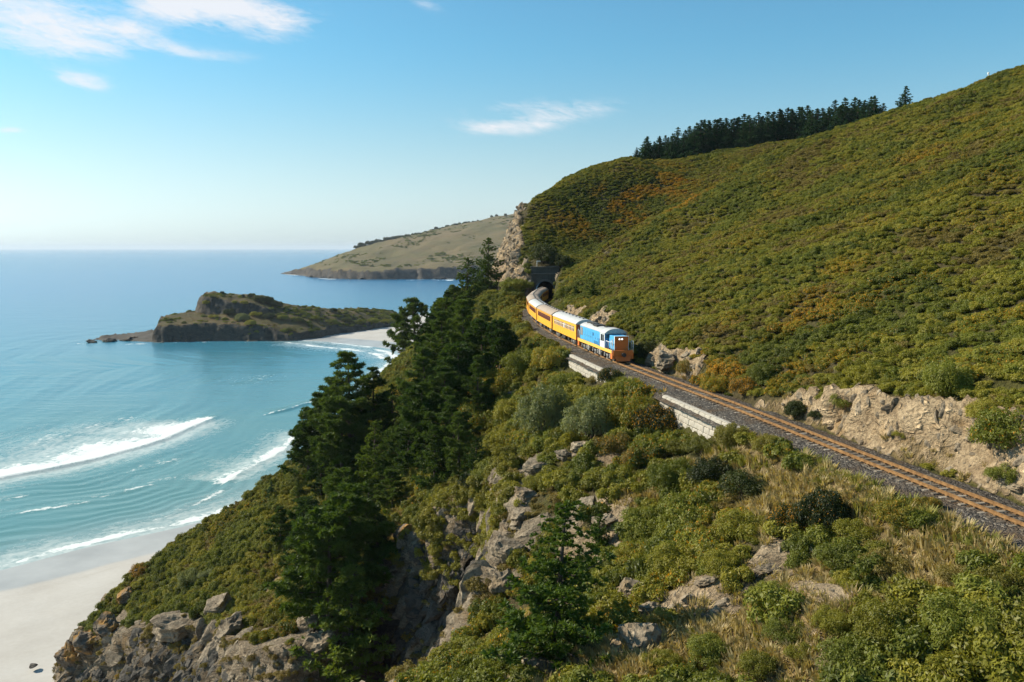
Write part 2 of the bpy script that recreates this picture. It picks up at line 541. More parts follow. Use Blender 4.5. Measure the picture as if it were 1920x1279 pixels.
c = ramp(t, noise(t, p, 3.5, 5), [(.3, (.12, .060, .020)), (.5, (.215, .112, .040)), (.7, (.30, .17, .065))])
finish(t, principled(t, c, .6, spec=.4))
m, t = new_mat('sleeper_wood'); M['sleeper_wood'] = m
p = pos(t)
k = mth(t, 'ADD', mth(t, 'MULTIPLY', nd(t, 'ShaderNodeObjectInfo').outputs['Random'], .5), mth(t, 'MULTIPLY', noise(t, scalev(t, p, (2, 9, 9)), 2.0, 5), .6))
finish(t, principled(t, ramp(t, k, [(.25, (.09, .07, .052)), (.55, (.17, .14, .105)), (.8, (.33, .285, .23))]), .9, spec=.15))

M['white_stone'] = painted('white_stone', (.43, .39, .33), .9, .95, (.15, .125, .085), sc=1.6, spec=.2)
M['concrete_dark'] = painted('concrete_dark', (.085, .082, .072), .92, .8, (.030, .030, .024), sc=.7, spec=.2)
M['concrete_arch'] = painted('concrete_arch', (.14, .135, .12), .92, .7, (.05, .05, .042), sc=.9, spec=.2)
M['soot'] = painted('soot', (.02, .019, .018), .95, .5, (.008, .008, .008), spec=.1)
M['loco_blue'] = painted('loco_blue', (.070, .34, .62), .38, .38, (.08, .17, .25), sc=.8)
M['loco_blue_dark'] = painted('loco_blue_dark', (.03, .17, .36), .42, .25, (.05, .09, .12))
M['loco_orange'] = painted('loco_orange', (.62, .155, .022), .45, .35, (.24, .09, .03))
M['sill_yellow'] = painted('sill_yellow', (.80, .43, .075), .45, .25, (.40, .20, .06))
M['carriage_yellow'] = painted('carriage_yellow', (.78, .385, .028), .42, .35, (.40, .18, .04), sc=.6)
M['carriage_red'] = painted('carriage_red', (.46, .085, .022), .5, .35, (.17, .045, .02))
M['band_red'] = painted('band_red', (.20, .055, .03), .5, .35, (.09, .035, .025))
M['roof_silver'] = painted('roof_silver', (.47, .465, .45), .45, .6, (.23, .20, .165), sc=.8, spec=.5)
M['roof_brown'] = painted('roof_brown', (.33, .26, .20), .7, .5, (.17, .125, .09), sc=.8)
M['cab_grey'] = painted('cab_grey', (.55, .58, .61), .45, .3, (.3, .3, .3))
M['white_paint'] = painted('white_paint', (.78, .77, .74), .5, .25, (.4, .36, .3))
M['steel_grey'] = painted('steel_grey', (.24, .225, .21), .6, .5, (.08, .06, .05))
M['black_iron'] = painted('black_iron', (.028, .026, .025), .6, .5, (.075, .055, .04))
M['wheel_steel'] = painted('wheel_steel', (.14, .12, .105), .5, .5, (.06, .045, .035))
m, t = new_mat('window_glass'); M['window_glass'] = m
finish(t, principled(t, ramp(t, noise(t, objc(t), .9, 2), [(.3, (.012, .014, .016)), (.7, (.05, .055, .06))]), .08, spec=.8))
m, t = new_mat('lamp_glass'); M['lamp_glass'] = m
finish(t, principled(t, (.85, .83, .76), .1, spec=.6, **{'Emission Color': (1, .96, .86, 1), 'Emission Strength': 1.2}))

# sand and sea
m, t = new_mat('sand'); M['sand'] = m
p = pos(t)
wet = attr(t, 'wet').outputs['Fac']
n = noise(t, scalev(t, p, (1, 1, 1)), .06, 5, .6)
n2 = noise(t, p, 1.2, 4, .6)
dryc = ramp(t, mth(t, 'ADD', mth(t, 'MULTIPLY', n, .7), mth(t, 'MULTIPLY', n2, .3)), [(.3, (.39, .36, .325)), (.55, (.455, .43, .395)), (.75, (.505, .48, .45))])
wetc = ramp(t, n, [(.3, (.31, .30, .285)), (.6, (.40, .39, .37)), (.8, (.46, .45, .43))])
tide = nd(t, 'ShaderNodeCombineXYZ', {0: attr(t, 'inl').outputs['Fac'], 1: mth(t, 'MULTIPLY', nd(t, 'ShaderNodeSeparateXYZ', {0: p}).outputs[0], .03), 2: 0.0}).outputs[0]
tl_ = noise(t, tide, .42, 6, .7, .4)
dryc = mixc(t, mth(t, 'MULTIPLY', maprange(t, tl_, .55, .72), .38), dryc, (.36, .325, .28))
wf = maprange(t, mth(t, 'ADD', wet, mth(t, 'MULTIPLY', mth(t, 'SUBTRACT', n, .5), .5)), .35, .65)
c = mixc(t, wf, dryc, wetc)
rg = mth(t, 'SUBTRACT', .95, mth(t, 'MULTIPLY', wf, .62))
finish(t, principled(t, c, rg, bump(t, n2, .25, .05), spec=mth(t, 'ADD', .1, mth(t, 'MULTIPLY', wf, .12))))

m, t = new_mat('sea'); M['sea'] = m
p = pos(t)
sh = attr(t, 'shore').outputs['Fac']            # metres to the beach
fo = attr(t, 'foam').outputs['Fac']
wash = attr(t, 'wash').outputs['Fac']
big = noise(t, scalev(t, p, (1.0, 2.2, 1.0)), .006, 4, .5)
sp = nd(t, 'ShaderNodeSeparateXYZ', {0: p})
dist = nd(t, 'ShaderNodeVectorMath', {0: p}, operation='LENGTH').outputs['Value']
k = mth(t, 'ADD', maprange(t, dist, 120, 1500, 0.0, 1.0, False), mth(t, 'MULTIPLY', mth(t, 'SUBTRACT', big, .5), .20))
c = ramp(t, k, [(0.0, (.115, .222, .200)), (.12, (.088, .215, .214)), (.30, (.045, .188, .242)), (.55, (.028, .160, .268)), (1.0, (.018, .138, .285))])
sandy = maprange(t, sh, 2, 26, 1.0, 0.0)
c = mixc(t, mth(t, 'MULTIPLY', sandy, .55), c, (.27, .335, .325))
st = mth(t, 'ADD', attr(t, 'cu').outputs['Fac'], mth(t, 'MULTIPLY', noise(t, p, .06, 3), 14.0))
lace = nd(t, 'ShaderNodeCombineXYZ', {0: mth(t, 'MULTIPLY', attr(t, 'cu').outputs['Fac'], .30), 1: mth(t, 'MULTIPLY', attr(t, 'cv').outputs['Fac'], .10), 2: 0.0}).outputs[0]
l1 = noise(t, lace, .9, 7, .7, 1.2)
l2 = noise(t, p, .55, 6, .7, .6)
ll = mth(t, 'ADD', mth(t, 'MULTIPLY', l1, .5), mth(t, 'MULTIPLY', l2, .5))
fm = maprange(t, mth(t, 'ADD', mth(t, 'MULTIPLY', fo, 1.0), mth(t, 'MULTIPLY', mth(t, 'SUBTRACT', ll, .5), 2.3)), .22, .50)
fm = mth(t, 'MULTIPLY', fm, mth(t, 'MINIMUM', mth(t, 'MULTIPLY', fo, 6.0), 1.0))
wm = mth(t, 'MULTIPLY', maprange(t, mth(t, 'ADD', wash, mth(t, 'MULTIPLY', mth(t, 'SUBTRACT', ll, .5), 2.6)), .22, 1.05), .60)
wm = mth(t, 'MULTIPLY', wm, mth(t, 'MINIMUM', mth(t, 'MULTIPLY', wash, 5.0), 1.0))
white = mth(t, 'MAXIMUM', fm, wm)
c = mixc(t, white, c, (.66, .69, .68))
rp1 = noise(t, scalev(t, p, (.5, 1.0, 1.0)), .35, 5, .6)
rp2 = noise(t, scalev(t, p, (.35, 1.0, 1.0)), .045, 4, .55)
near = maprange(t, dist, 150, 2500, 1.0, 0.25, False)
h = mth(t, 'ADD', mth(t, 'MULTIPLY', rp1, .35), mth(t, 'MULTIPLY', rp2, 1.6))
finish(t, principled(t, c, mth(t, 'ADD', .22, mth(t, 'MULTIPLY', white, .6)), bump(t, h, .35, 1.0), spec=.24))
# ------------------------------------------------------------------ the railway line in plan
RAIL = 57.5
TRK = np.array([(10, 28.5), (25, 26.4), (39.5, 23.7), (50.4, 21.4), (68.3, 17.75), (80, 15.1), (92.8, 12.25), (104, 10.0), (115.6, 8.0),
                (128, 6.25), (142, 4.85), (153, 4.25), (164, 4.1), (172, 4.45), (181, 5.2), (190, 6.1), (200, 7.75), (210, 9.9), (225, 13.6), (240, 17.5)])
def trackx(y):
    Y, X = TRK[:, 0], TRK[:, 1]
    m_ = np.gradient(X, Y)
    y = np.asarray(y, float)
    i = np.clip(np.searchsorted(Y, y) - 1, 0, len(Y) - 2)
    h = Y[i + 1] - Y[i]
    t = (y - Y[i]) / h
    return ((2 * t**3 - 3 * t**2 + 1) * X[i] + (t**3 - 2 * t**2 + t) * h * m_[i] + (-2 * t**3 + 3 * t**2) * X[i + 1] + (t**3 - t**2) * h * m_[i + 1])
PORTAL_Y = 200.0
# track sampled by arc length
_yy = np.linspace(10, 238, 2400)
_xx = trackx(_yy)
_s = np.r_[0, np.cumsum(np.hypot(np.diff(_xx), np.diff(_yy)))]
def s_of_y(y): return np.interp(y, _yy, _s)
def track_at(s, off=0.0):
    """point and heading (towards the tunnel) at arc length s"""
    y = np.interp(s, _s, _yy)
    x = np.interp(s, _s, _xx)
    x2, y2 = np.interp(s + .5, _s, _xx), np.interp(s + .5, _s, _yy)
    x1, y1 = np.interp(s - .5, _s, _xx), np.interp(s - .5, _s, _yy)
    tx, ty = x2 - x1, y2 - y1
    L = math.hypot(tx, ty)
    tx, ty = tx / L, ty / L
    return np.array([x + ty * off, y - tx * off]), (tx, ty)

# ------------------------------------------------------------------ hill and cliffs: height of the upper surface
PTS = []
# left of the line: shelf, slope to the cliff edge, spur
for q in ((20.5, 25, 56.2), (15, 25, 54.0), (8, 25, 51), (-5, 25, 47), (24, 10, 56.5), (10, 10, 51), (-10, 10, 46),
          (20.2, 40, 56.6), (14.5, 40, 54.3), (8, 40, 51.5), (0, 40, 48), (-8, 40, 45), (-15, 25, 44),
          (16.5, 52, 56), (10, 55, 51.5), (4, 55, 47), (-2, 55, 44),
          (13.6, 66, 54.2), (12.3, 70, 53.8), (8, 70, 52.6), (3, 72, 50.6), (1, 67, 48.5), (8, 62, 51.5),
          (10.6, 80, 54.8), (6, 80, 53), (2, 80, 50.5), (1.0, 84, 49.5),
          (7.4, 95, 54.6), (2, 95, 50.8), (-0.3, 93, 48.0), (-1.7, 88, 46.3), (-4.6, 90, 44.0), (-9.5, 92.3, 39.8), (-3, 102, 47.0), (-11, 101, 40.5), (-16, 97, 33.2), (-20, 90, 28.3), (-24, 89, 27.8), (-30, 93, 26),
          (5, 110, 55.6), (0, 110, 52.8), (-6, 110, 46), (-12, 110, 41), (-21, 112, 31), (-40, 114, 21.5),
          (3, 125, 56.2), (-2, 125, 53), (-8, 125, 48), (-15, 125, 41), (-25, 128, 33), (-45, 128, 23.5), (-58, 126, 14.5), (-67, 127, 10),
          (2, 140, 56.6), (-3, 140, 54), (-10, 140, 49.5), (-18, 140, 42.5), (-28, 142, 36), (-43, 140, 26.5), (-61, 134.5, 16.8),
          (0, 165, 56.8), (-7, 165, 54), (-14, 165, 51), (-24, 165, 44),
          (1, 190, 57), (-5, 190, 57), (-12, 195, 54.5), (-20, 195, 49),
          (-4, 215, 57.6), (-9, 220, 57.5), (-16, 220, 54), (-9, 250, 58), (-15, 250, 54), (-8, 300, 58), (-10, 340, 50)):
    PTS.append(q)
# right of the line: hill rising from the cutting
for y, prof in ((12, ((4, 60), (16, 65), (34, 73), (60, 84), (110, 104), (180, 122))),
                (50, ((4, 60.2), (8, 61.7), (16, 65), (30, 71.5), (53, 82), (80, 93.5), (125, 110), (190, 124))),
                (70, ((4, 58.2), (8, 60.4), (16, 64.5), (30, 71), (53, 81.5), (80, 93.5), (125, 109), (190, 122))),
                (95, ((4, 59.4), (8, 61.2), (16, 64.8), (30, 71), (53, 81.5), (80, 93.5), (120, 108), (190, 120))),
                (130, ((4, 60), (8, 61.6), (16, 65), (30, 71.2), (53, 81.5), (80, 93.5), (115, 107), (180, 116))),
                (160, ((4, 60.5), (8, 62.5), (16, 66), (30, 73), (53, 84), (80, 95.5), (112, 107), (170, 113)))):
    for u, z in prof:
        PTS.append((float(trackx(y)) + u, y, z))
for px, py, y in ((1120, 500, 176), (1150, 455, 178), (1250, 400, 188), (1400, 315, 197), (1510, 270, 202), (1710, 207, 205), (1860, 152, 200), (1920, 130, 196)):
    PTS.append(tuple(at_y(px, py, y)))
for q in ((16, 197, 66.2), (24, 206, 68.6), (38, 216, 74.5), (54, 226, 82.5), (72, 236, 91.5), (95, 240, 100)):
    PTS.append(q)                                   # the gully behind the near shoulder
for px, py, y in ((1060, 470, 226), (1000, 376, 250), (1100, 400, 245), (1100, 335, 258), (1190, 304, 268), (1200, 370, 250), (1350, 288, 272), (1270, 320, 266), (1450, 272, 268)):
    PTS.append(tuple(at_y(px, py, y)))
for q in ((7.75, 202, 66.2), (4, 206, 67.5), (12, 204, 67), (0, 225, 71), (3, 230, 73.5), (4.5, 240, 77), (0.5, 245, 79), (6, 252, 84),
          (40, 300, 95), (10, 300, 82), (80, 300, 100), (120, 290, 104), (40, 345, 90), (100, 345, 98), (170, 320, 104), (200, 260, 110), (230, 200, 116), (240, 100, 122), (240, 20, 126), (0, 345, 76), (240, 345, 100)):
    PTS.append(q)
U_ = tps(PTS, 0.002)

EDGE = [(-15, 8), (-12, 30), (-6, 50), (-1.5, 60), (0.5, 68), (0.8, 75), (0.4, 82), (-1.7, 87.5), (-4.8, 89.5), (-9.5, 92), (-13, 95.5), (-15.5, 95), (-18.5, 90), (-23, 86.5), (-29, 90), (-36, 103), (-42, 111), (-55, 119), (-66, 125.5),
        (-67.5, 130), (-60, 138.5), (-45, 146.5), (-36, 154), (-27, 170), (-22, 190), (-20, 215), (-18, 250), (-14, 350), (300, 350), (300, 8)]
NOSE = [(-5, 345), (-6, 275), (-6.2, 243), (-3.2, 229), (-0.5, 214), (0.8, 201.5), (1.2, 199)]

def grid_axis(parts):
    out = [np.arange(a, b, st) for a, b, st in parts]
    return np.r_[np.concatenate(out), parts[-1][1]]
gx = grid_axis([(-100, -72, 1.0), (-72, -40, .5), (-40, 38, .30), (38, 110, .9), (110, 230, 3.0)])
gy = grid_axis([(9, 26, .8), (26, 110, .30), (110, 150, .5), (150, 196, .6), (196, 206, .4), (206, 252, .55), (252, 285, .9), (285, 345, 3.0)])
X, Y = np.meshgrid(gx, gy)
dE, nx_, ny_, ins, _ = poly_dist(X, Y, EDGE)
XX, YY = np.where(ins, X, nx_), np.where(ins, Y, ny_)
Z = U_(XX, YY)
# larger lumps and hollows of the natural surface
U0 = X - trackx(Y)
away = sstep(3.5, 9.0, np.abs(U0))
Z = Z + away * (0.55 * fbm(XX / 9, YY / 9, 0, 3, 4) + .25 * fbm(XX / 2.6, YY / 2.6, 5, 8, 3))
# rounding and cliff below the edge
wob = fbm(X / 7, Y / 7, 2, 21, 3)
dd = np.where(ins, 0, np.maximum(dE + 1.2 * wob * sstep(0, 3, dE), 0))
slope_c = 2.6 + .8 * (ny_ > 66) * (nx_ > -20) * (ny_ < 105) + 1.2 * (ny_ > 84) * (ny_ < 97) * (nx_ > -14) * (nx_ < -1) + 4.5 * sstep(66, 70, ny_) * (ny_ < 86.5) * (nx_ > -2) - 1.0 * sstep(66, 58, ny_) * (nx_ > -14) - 0.9 * sstep(134, 142, ny_)
front_face = np.where(ins, 0, 1)
led = dd * slope_c
led = led + 1.5 * vnoise(X / 5, Y / 5, led / 3.5, 5) * sstep(0.5, 4, dd)
Z = Z - led
# cut for the nose over the tunnel
dn, _, _, leftn, _ = poly_dist(X, Y, NOSE, closed=False)
dn = np.where(leftn, dn, -dn)           # NOSE runs towards the camera: its left is the hill side
nz = 57.9 + 2.4 * np.maximum(dn, 0) + .9 * fbm(X / 3, Y / 3, 1, 44, 3) * sstep(0, 2, dn)
nose_on = (Y > 199.9)
zn = np.where(nose_on & ins, np.minimum(Z, nz), Z)
nose_face = nose_on & (nz < Z) & (dn > 0)
Z = zn
# track bench
bench = 57.0
onb = (Y < 200.25)
lw = 2.65 + .2 * vnoise(Y / 3, 0, 0, 9)
wall_zone = sstep(60.5, 61.5, Y) * sstep(75.5, 74.5, Y) + sstep(86.5, 87.5, Y) * sstep(104.5, 103.5, Y)
lend = lw + 3.2 * (1 - wall_zone) + .55 * wall_zone
left = 1 - np.clip((-U0 - lw) / (lend - lw), 0, 1)
left = left * left * (3 - 2 * left)
Zl = Z * (1 - left) + bench * left
rw = 2.9 + .5 * vnoise(Y / 4, 3, 0, 12) + .3 * vnoise(Y / 1.3, 3, 0, 13)
cut = bench + (1.55 + 5.0 * sstep(186, 198, Y)) * np.maximum(U0 - rw, 0) + 1.1 * vnoise(X / 2.2, Y / 2.2, 3, 15) * sstep(0.2, 1.5, U0 - rw)
cut = np.maximum(cut, bench)
Zr = np.minimum(Z, cut)
cz = (sstep(39, 42, Y) * sstep(71, 67, Y) + .9 * sstep(77, 79, Y) * sstep(96, 93, Y) * sstep(-.5, .1, vnoise(Y / 3.2, 0, 0, 3)) + sstep(112, 116, Y) * sstep(143, 138, Y) * sstep(-.4, .1, vnoise(Y / 4.0, 0, 0, 4)))
cut_face = onb & (U0 > rw) & (cut < Z + .25) & (U0 < 12) & (cz > .5)
cut_any = onb & (U0 > rw) & (cut < Z + .25) & (U0 < 12)
Z = np.where(onb, np.where(U0 < 0, Zl, Zr), Z)
Z = np.maximum(Z, -3.0)

# slope, masks
gz_y, gz_x = np.gradient(Z, gy, gx)
slp = np.hypot(gz_x, gz_y)
rockm = sstep(np.where(ins, 1.25, .95), np.where(ins, 1.9, 1.45), slp + .5 * fbm(X / 4, Y / 4, Z / 4, 33, 4))
rockm = np.where((np.abs(U0) < 3.2) & onb, 0, rockm)
rockm = np.where(cut_any & ~cut_face, rockm * .35, rockm)
rockm = np.maximum(rockm, np.where(cut_face, .5 + .6 * sstep(-.3, .3, fbm(X / 5, Y / 5, 0, 71, 3) + .35), 0))
rockm = np.maximum(rockm, np.where(nose_face, .95, 0))
rockm = np.where(ins, rockm, np.maximum(rockm, .75 * sstep(1.0, 3.0, dE) * sstep(-.5, .0, fbm(X / 6, Y / 6, Z / 5, 35, 4))))
rockm = np.where((U0 < 0) & (U0 > -6.5) & onb & (wall_zone > .01), 0, rockm)
north = (~ins) & (ny_ > 133) & (nx_ < -20)
rockm = np.where(north, rockm * .3, rockm)

cliff_shade = np.where(~ins & (ny_ > 70) & (ny_ < 108) & (nx_ > -19), sstep(.5, 3.0, dE), 0) * sstep(-19, -15, X) + np.where(~ins & (nx_ < -26) & (ny_ < 126) & (ny_ > 84), .75 * sstep(.6, 3.0, dE), 0)  # gully shade painted into the rock colour; spur front darkened too
def zat(x, y, A=None):
    A = Z if A is None else A
    x, y = np.asarray(x, float), np.asarray(y, float)
    i = np.clip(np.searchsorted(gx, x) - 1, 0, len(gx) - 2)
    j = np.clip(np.searchsorted(gy, y) - 1, 0, len(gy) - 2)
    tx = np.clip((x - gx[i]) / (gx[i + 1] - gx[i]), 0, 1)
    ty = np.clip((y - gy[j]) / (gy[j + 1] - gy[j]), 0, 1)
    return (A[j, i] * (1 - tx) + A[j, i + 1] * tx) * (1 - ty) + (A[j + 1, i] * (1 - tx) + A[j + 1, i + 1] * tx) * ty
def hit(px, py, y0=18.0, y1=340.0):
    d = ray(px, py)
    ys = np.arange(y0, y1, .15)
    P = d[None, :] * (ys / d[1])[:, None]
    zz = zat(P[:, 0], ys)
    k = np.nonzero(P[:, 2] + CAMZ < zz)[0]
    if len(k) == 0:
        return None
    i = k[0]
    return np.array([P[i, 0], ys[i], zz[i]])

# bare patches (rock ledges, slips) and dry-grass patches, found on the slope
ROCKS_AT = [(1000, 880, 1.8), (965, 905, 1.6), (1085, 840, 1.2), (985, 1010, 2.0), (965, 1080, 2.0), (1180, 1110, 1.4), (1195, 1190, 1.8), (1030, 1250, 3.0), (1120, 1000, 2.5), (1090, 960, 2.0),
            (1330, 1090, 2.0), (1280, 1130, 1.7), (1450, 1060, 2.0), (1500, 1110, 1.3), (1560, 1110, 1.2), (1400, 1110, 1.4), (1350, 1130, 1.4), (1570, 1210, 1.2), (420, 1140, 2.2), (590, 1190, 4.0), (640, 1250, 5), (330, 1230, 4.5), (200, 1200, 5), (470, 1250, 5), (1150, 860, 1.4)]
DRY_AT = [(1520, 920, 4.0), (1450, 950, 3.0), (1600, 880, 2.5), (1680, 900, 2.0), (1420, 1150, 3.6), (1500, 1180, 3.2), (1350, 1170, 3.2), (1300, 1230, 3.2), (1480, 1110, 2.5), (1400, 1230, 3.0), (1520, 1250, 2.6), (1270, 1150, 2.0), (1720, 1080, 2.8), (1780, 1060, 2.4), (1830, 1000, 2.2), (1750, 1130, 1.8), (1870, 1040, 1.8), (1620, 930, 2.2), (990, 640, 4), (965, 620, 3),
          (1120, 1240, 2.5), (1060, 1255, 2.5), (1190, 940, 1.5), (1000, 1150, 2.0), (930, 890, 2.0), (940, 590, 3.5), (910, 530, 5), (505, 1110, 2.0), (740, 1000, 2.5), (1100, 900, 2), (1560, 1060, 1.6), (1640, 960, 1.5), (1000, 600, 3), (1240, 920, 1.5)]
drym = np.zeros_like(Z)
patchm = np.zeros_like(Z)
for L_, A in ((ROCKS_AT, 'r'), (DRY_AT, 'd')):
    for px, py, r in L_:
        h_ = hit(px, py)
        if h_ is None: continue
        q = np.hypot(X - h_[0], Y - h_[1]) / r + .7 * fbm(X / 2.0, Y / 2.0, 0, 51, 3)
        g = sstep(1.15, .5, q)
        if A == 'r':
            rockm = np.maximum(rockm, g * .8)
            patchm = np.maximum(patchm, g * (h_[0] > -3) * (px > 1100))
        else: drym = np.maximum(drym, g)
drym = np.where(((U0 > -6.5) & (U0 < -3.0) & onb & (Y < 62)), np.maximum(drym, .55), drym)
drym = np.where(cut_face, .9, drym)

# craggy displacement of the rock along the surface normal, finer vertices kept in order
nrm = np.stack([-gz_x, -gz_y, np.ones_like(Z)], -1)
nrm /= np.linalg.norm(nrm, axis=-1, keepdims=True)
qx, qy, qz = X * .9 + Z * .35, Y * .9, Z * 1.0 - X * .5
cr = .70 * ridged(qx / 5.5, qy / 5.5, qz / 3.5, 61, 4) + .42 * ridged(qx / 2.2, qy / 2.2, qz / 1.5, 63, 3) + .20 * ridged(qx / .9, qy / .9, qz / .8, 67, 2)
steep = sstep(.8, 1.5, slp)
amp = rockm * np.where(cut_face, .50, .25 + .75 * steep) * sstep(3.0, 4.0, np.abs(U0) + 9.0 * (Y > 203))
amp = np.where(np.abs(Y - 200.3) < 1.2, 0, amp) * np.where(nose_face, 1.5, 1.0)
D = nrm * (amp * cr * .95)[..., None]
V = np.stack([X + D[..., 0], Y + D[..., 1], Z + D[..., 2]], -1)
ny, nx = Z.shape
idx = np.arange(ny * nx).reshape(ny, nx)
Fq = np.stack([idx[:-1, :-1], idx[:-1, 1:], idx[1:, 1:], idx[1:, :-1]], -1)
keep = np.ones(Fq.shape[:2], bool)
yc, xc = (gy[:-1] + gy[1:]) / 2, (gx[:-1] + gx[1:]) / 2
u_c = xc[None, :] - trackx(yc)[:, None]
zc = (Z[:-1, :-1] + Z[1:, 1:] + Z[:-1, 1:] + Z[1:, :-1]) / 4
zmin = np.minimum(np.minimum(Z[:-1, :-1], Z[1:, 1:]), np.minimum(Z[:-1, 1:], Z[1:, :-1]))
zmax = np.maximum(np.maximum(Z[:-1, :-1], Z[1:, 1:]), np.maximum(Z[:-1, 1:], Z[1:, :-1]))
keep &= ~((np.abs(u_c) < 2.3) & (yc[:, None] > 199.3) & (yc[:, None] < 201.5) & (zmax - zmin > 2.0))     # tunnel mouth
keep &= ~(zmax < -2.5)
hill = put('hillside', np_mesh('hillside', V.reshape(-1, 3), Fq[keep], dict(rock=rockm, dry=drym, cliff_shade=cliff_shade, pale=np.maximum(np.where(cut_face, 1.0, np.where(nose_face, .9, 0.0)), .6 * patchm)), smooth=True), M['hill'])
tag(hill, kind='structure')

# ------------------------------------------------------------------ headlands
def headland(name, poly, pts, xs, ys, slope, wob_s, mat, cragamp, block=None):
    Xh, Yh = np.meshgrid(xs, ys)
    d, nx1, ny1, ins1, _ = poly_dist(Xh, Yh, poly)
    d = np.where(ins1, d, -d)
    f = tps(pts, .0003)
    top = f(Xh, Yh) + wob_s * .35 * fbm(Xh / (wob_s * 6), Yh / (wob_s * 6), 0, 5, 4)
    blk = np.zeros(top.shape, bool)
    if block is not None:
        bpoly, bpts = block
        db, _, _, inb, _ = poly_dist(Xh, Yh, bpoly)
        db = np.where(inb, db, -db) + wob_s * .5 * fbm(Xh / 6, Yh / 6, 0, 19, 3)
        tb = np.minimum(tps(bpts, .001)(Xh, Yh) + 1.3 * fbm(Xh / 14, Yh / 14, 0, 29, 4), top + np.where(Xh < -238, 2.2, 1.25) * np.maximum(db, 0))
        blk = (tb > top + .3) & (db < 5)
        top = np.maximum(top, tb)
    dw = d + wob_s * .9 * fbm(Xh / (wob_s * 5), Yh / (wob_s * 5), 0, 9, 4)
    cl_ = np.where(dw > 0, slope * dw, dw * .6)
    Zh = np.minimum(top, cl_)
    Zh = np.maximum(Zh, -3)
    gy1, gx1 = np.gradient(Zh, ys, xs)
    sl = np.hypot(gx1, gy1)
    rk = np.where(cl_ < top + wob_s * .1, 1.0, sstep(.75, 1.2, sl))
    rk = np.where(blk & (sl > .9), 1.0, rk)
    n_ = np.stack([-gx1, -gy1, np.ones_like(Zh)], -1)
    n_ /= np.linalg.norm(n_, axis=-1, keepdims=True)
    c_ = ridged(Xh / (wob_s * 3), Yh / (wob_s * 3), Zh / (wob_s * 2.5), 3, 4)
    D1 = n_ * (c_ * rk * cragamp)[..., None]
    V1 = np.stack([Xh, Yh, Zh], -1) + D1
    h, w = Zh.shape
    ii = np.arange(h * w).reshape(h, w)
    Q = np.stack([ii[:-1, :-1], ii[:-1, 1:], ii[1:, 1:], ii[1:, :-1]], -1)
    zm = np.maximum(np.maximum(Zh[:-1, :-1], Zh[1:, 1:]), np.maximum(Zh[:-1, 1:], Zh[1:, :-1]))
    Q = Q[zm > -2.5]
    dr = .45 + .5 * fbm(Xh / (wob_s * 9), Yh / (wob_s * 9), 0, 15, 3)
    o = put(name, np_mesh(name, V1.reshape(-1, 3), Q, dict(rock=rk, dry=np.clip(dr, 0, 1)), smooth=True), mat)
    tag(o, kind='structure')
    def zf(x, y):
        i = np.clip(np.searchsorted(xs, x) - 1, 0, len(xs) - 1); j = np.clip(np.searchsorted(ys, y) - 1, 0, len(ys) - 1)
        return Zh[j, i]
    return o, zf, Zh

# the near headland across the bay
hp = [tuple(at_z(px, py, 0)[:2]) for px, py in ((284, 641), (330, 641), (400, 639), (480, 639), (540, 639), (590, 635), (640, 627), (700, 618), (745, 613))]
hp_back = [(-70, 900), (-110, 905), (-150, 840), (-185, 785), (-225, 745), (-270, 715), (-283, 690)]
hpoly = [(-276, 655)] + hp + hp_back
hpts = []
for px, py, y in ((283, 601, 662), (292, 594, 672), (330, 591, 676), (365, 588, 680), (400, 584, 684), (450, 580, 688), (500, 577, 692), (525, 575, 696),
                  (545, 579, 700), (600, 584, 712), (650, 586, 738), (700, 588, 775), (735, 595, 805), (765, 605, 830)):
    p_ = at_y(px, py, y)
    hpts.append(tuple(p_))
    hpts.append((p_[0] - 2, p_[1] + 22, p_[2] + .5))
    hpts.append((p_[0] - 4, p_[1] + 55, p_[2] * .8))
for px, py, y in ((300, 602, 655), (340, 600, 657), (400, 598, 660), (470, 600, 662), (540, 604, 666), (600, 609, 682), (660, 606, 718)):
    hpts.append(tuple(at_y(px, py, y)))
bpoly = [tuple(at_y(px, 560, y)[:2]) for px, y in ((370, 676), (420, 672), (480, 676), (535, 684), (556, 694), (535, 716), (450, 726), (368, 716))]
bpts = [tuple(at_y(px, py, y)) for px, py, y in ((372, 556, 678), (374, 552, 705), (400, 551, 705), (435, 551, 706), (470, 555, 706), (500, 559, 706), (525, 567, 706), (550, 579, 706), (420, 563, 678), (480, 570, 680), (530, 584, 688))]
near_head, zhead, _ = headland('headland', hpoly, hpts, np.arange(-340, -50, 1.1), np.arange(630, 915, 1.4), 2.6, 2.2, M['headland'], 1.1, (bpoly, bpts))
# the low reef off its tip
rp = [tuple(at_z(px, py, 0)[:2]) for px, py in ((148, 643.5), (190, 643.5), (230, 642), (300, 643))] + [(-268, 668), (-285, 672), tuple(at_z(215, 633, 0)[:2]), tuple(at_z(165, 638, 0)[:2])]
rpts = [tuple(at_y(px, py, y)) for px, py, y in ((160, 641, 652), (200, 636, 655), (230, 634, 660), (262, 627, 664), (280, 622, 668), (295, 625, 662))]
reef, zreef, _ = headland('reef', rp, [(a_, b_, c__ + 1.2) for a_, b_, c__ in rpts], np.arange(-345, -255, .9), np.arange(625, 685, .9), 1.2, 1.6, M['dark_rock'], .9)

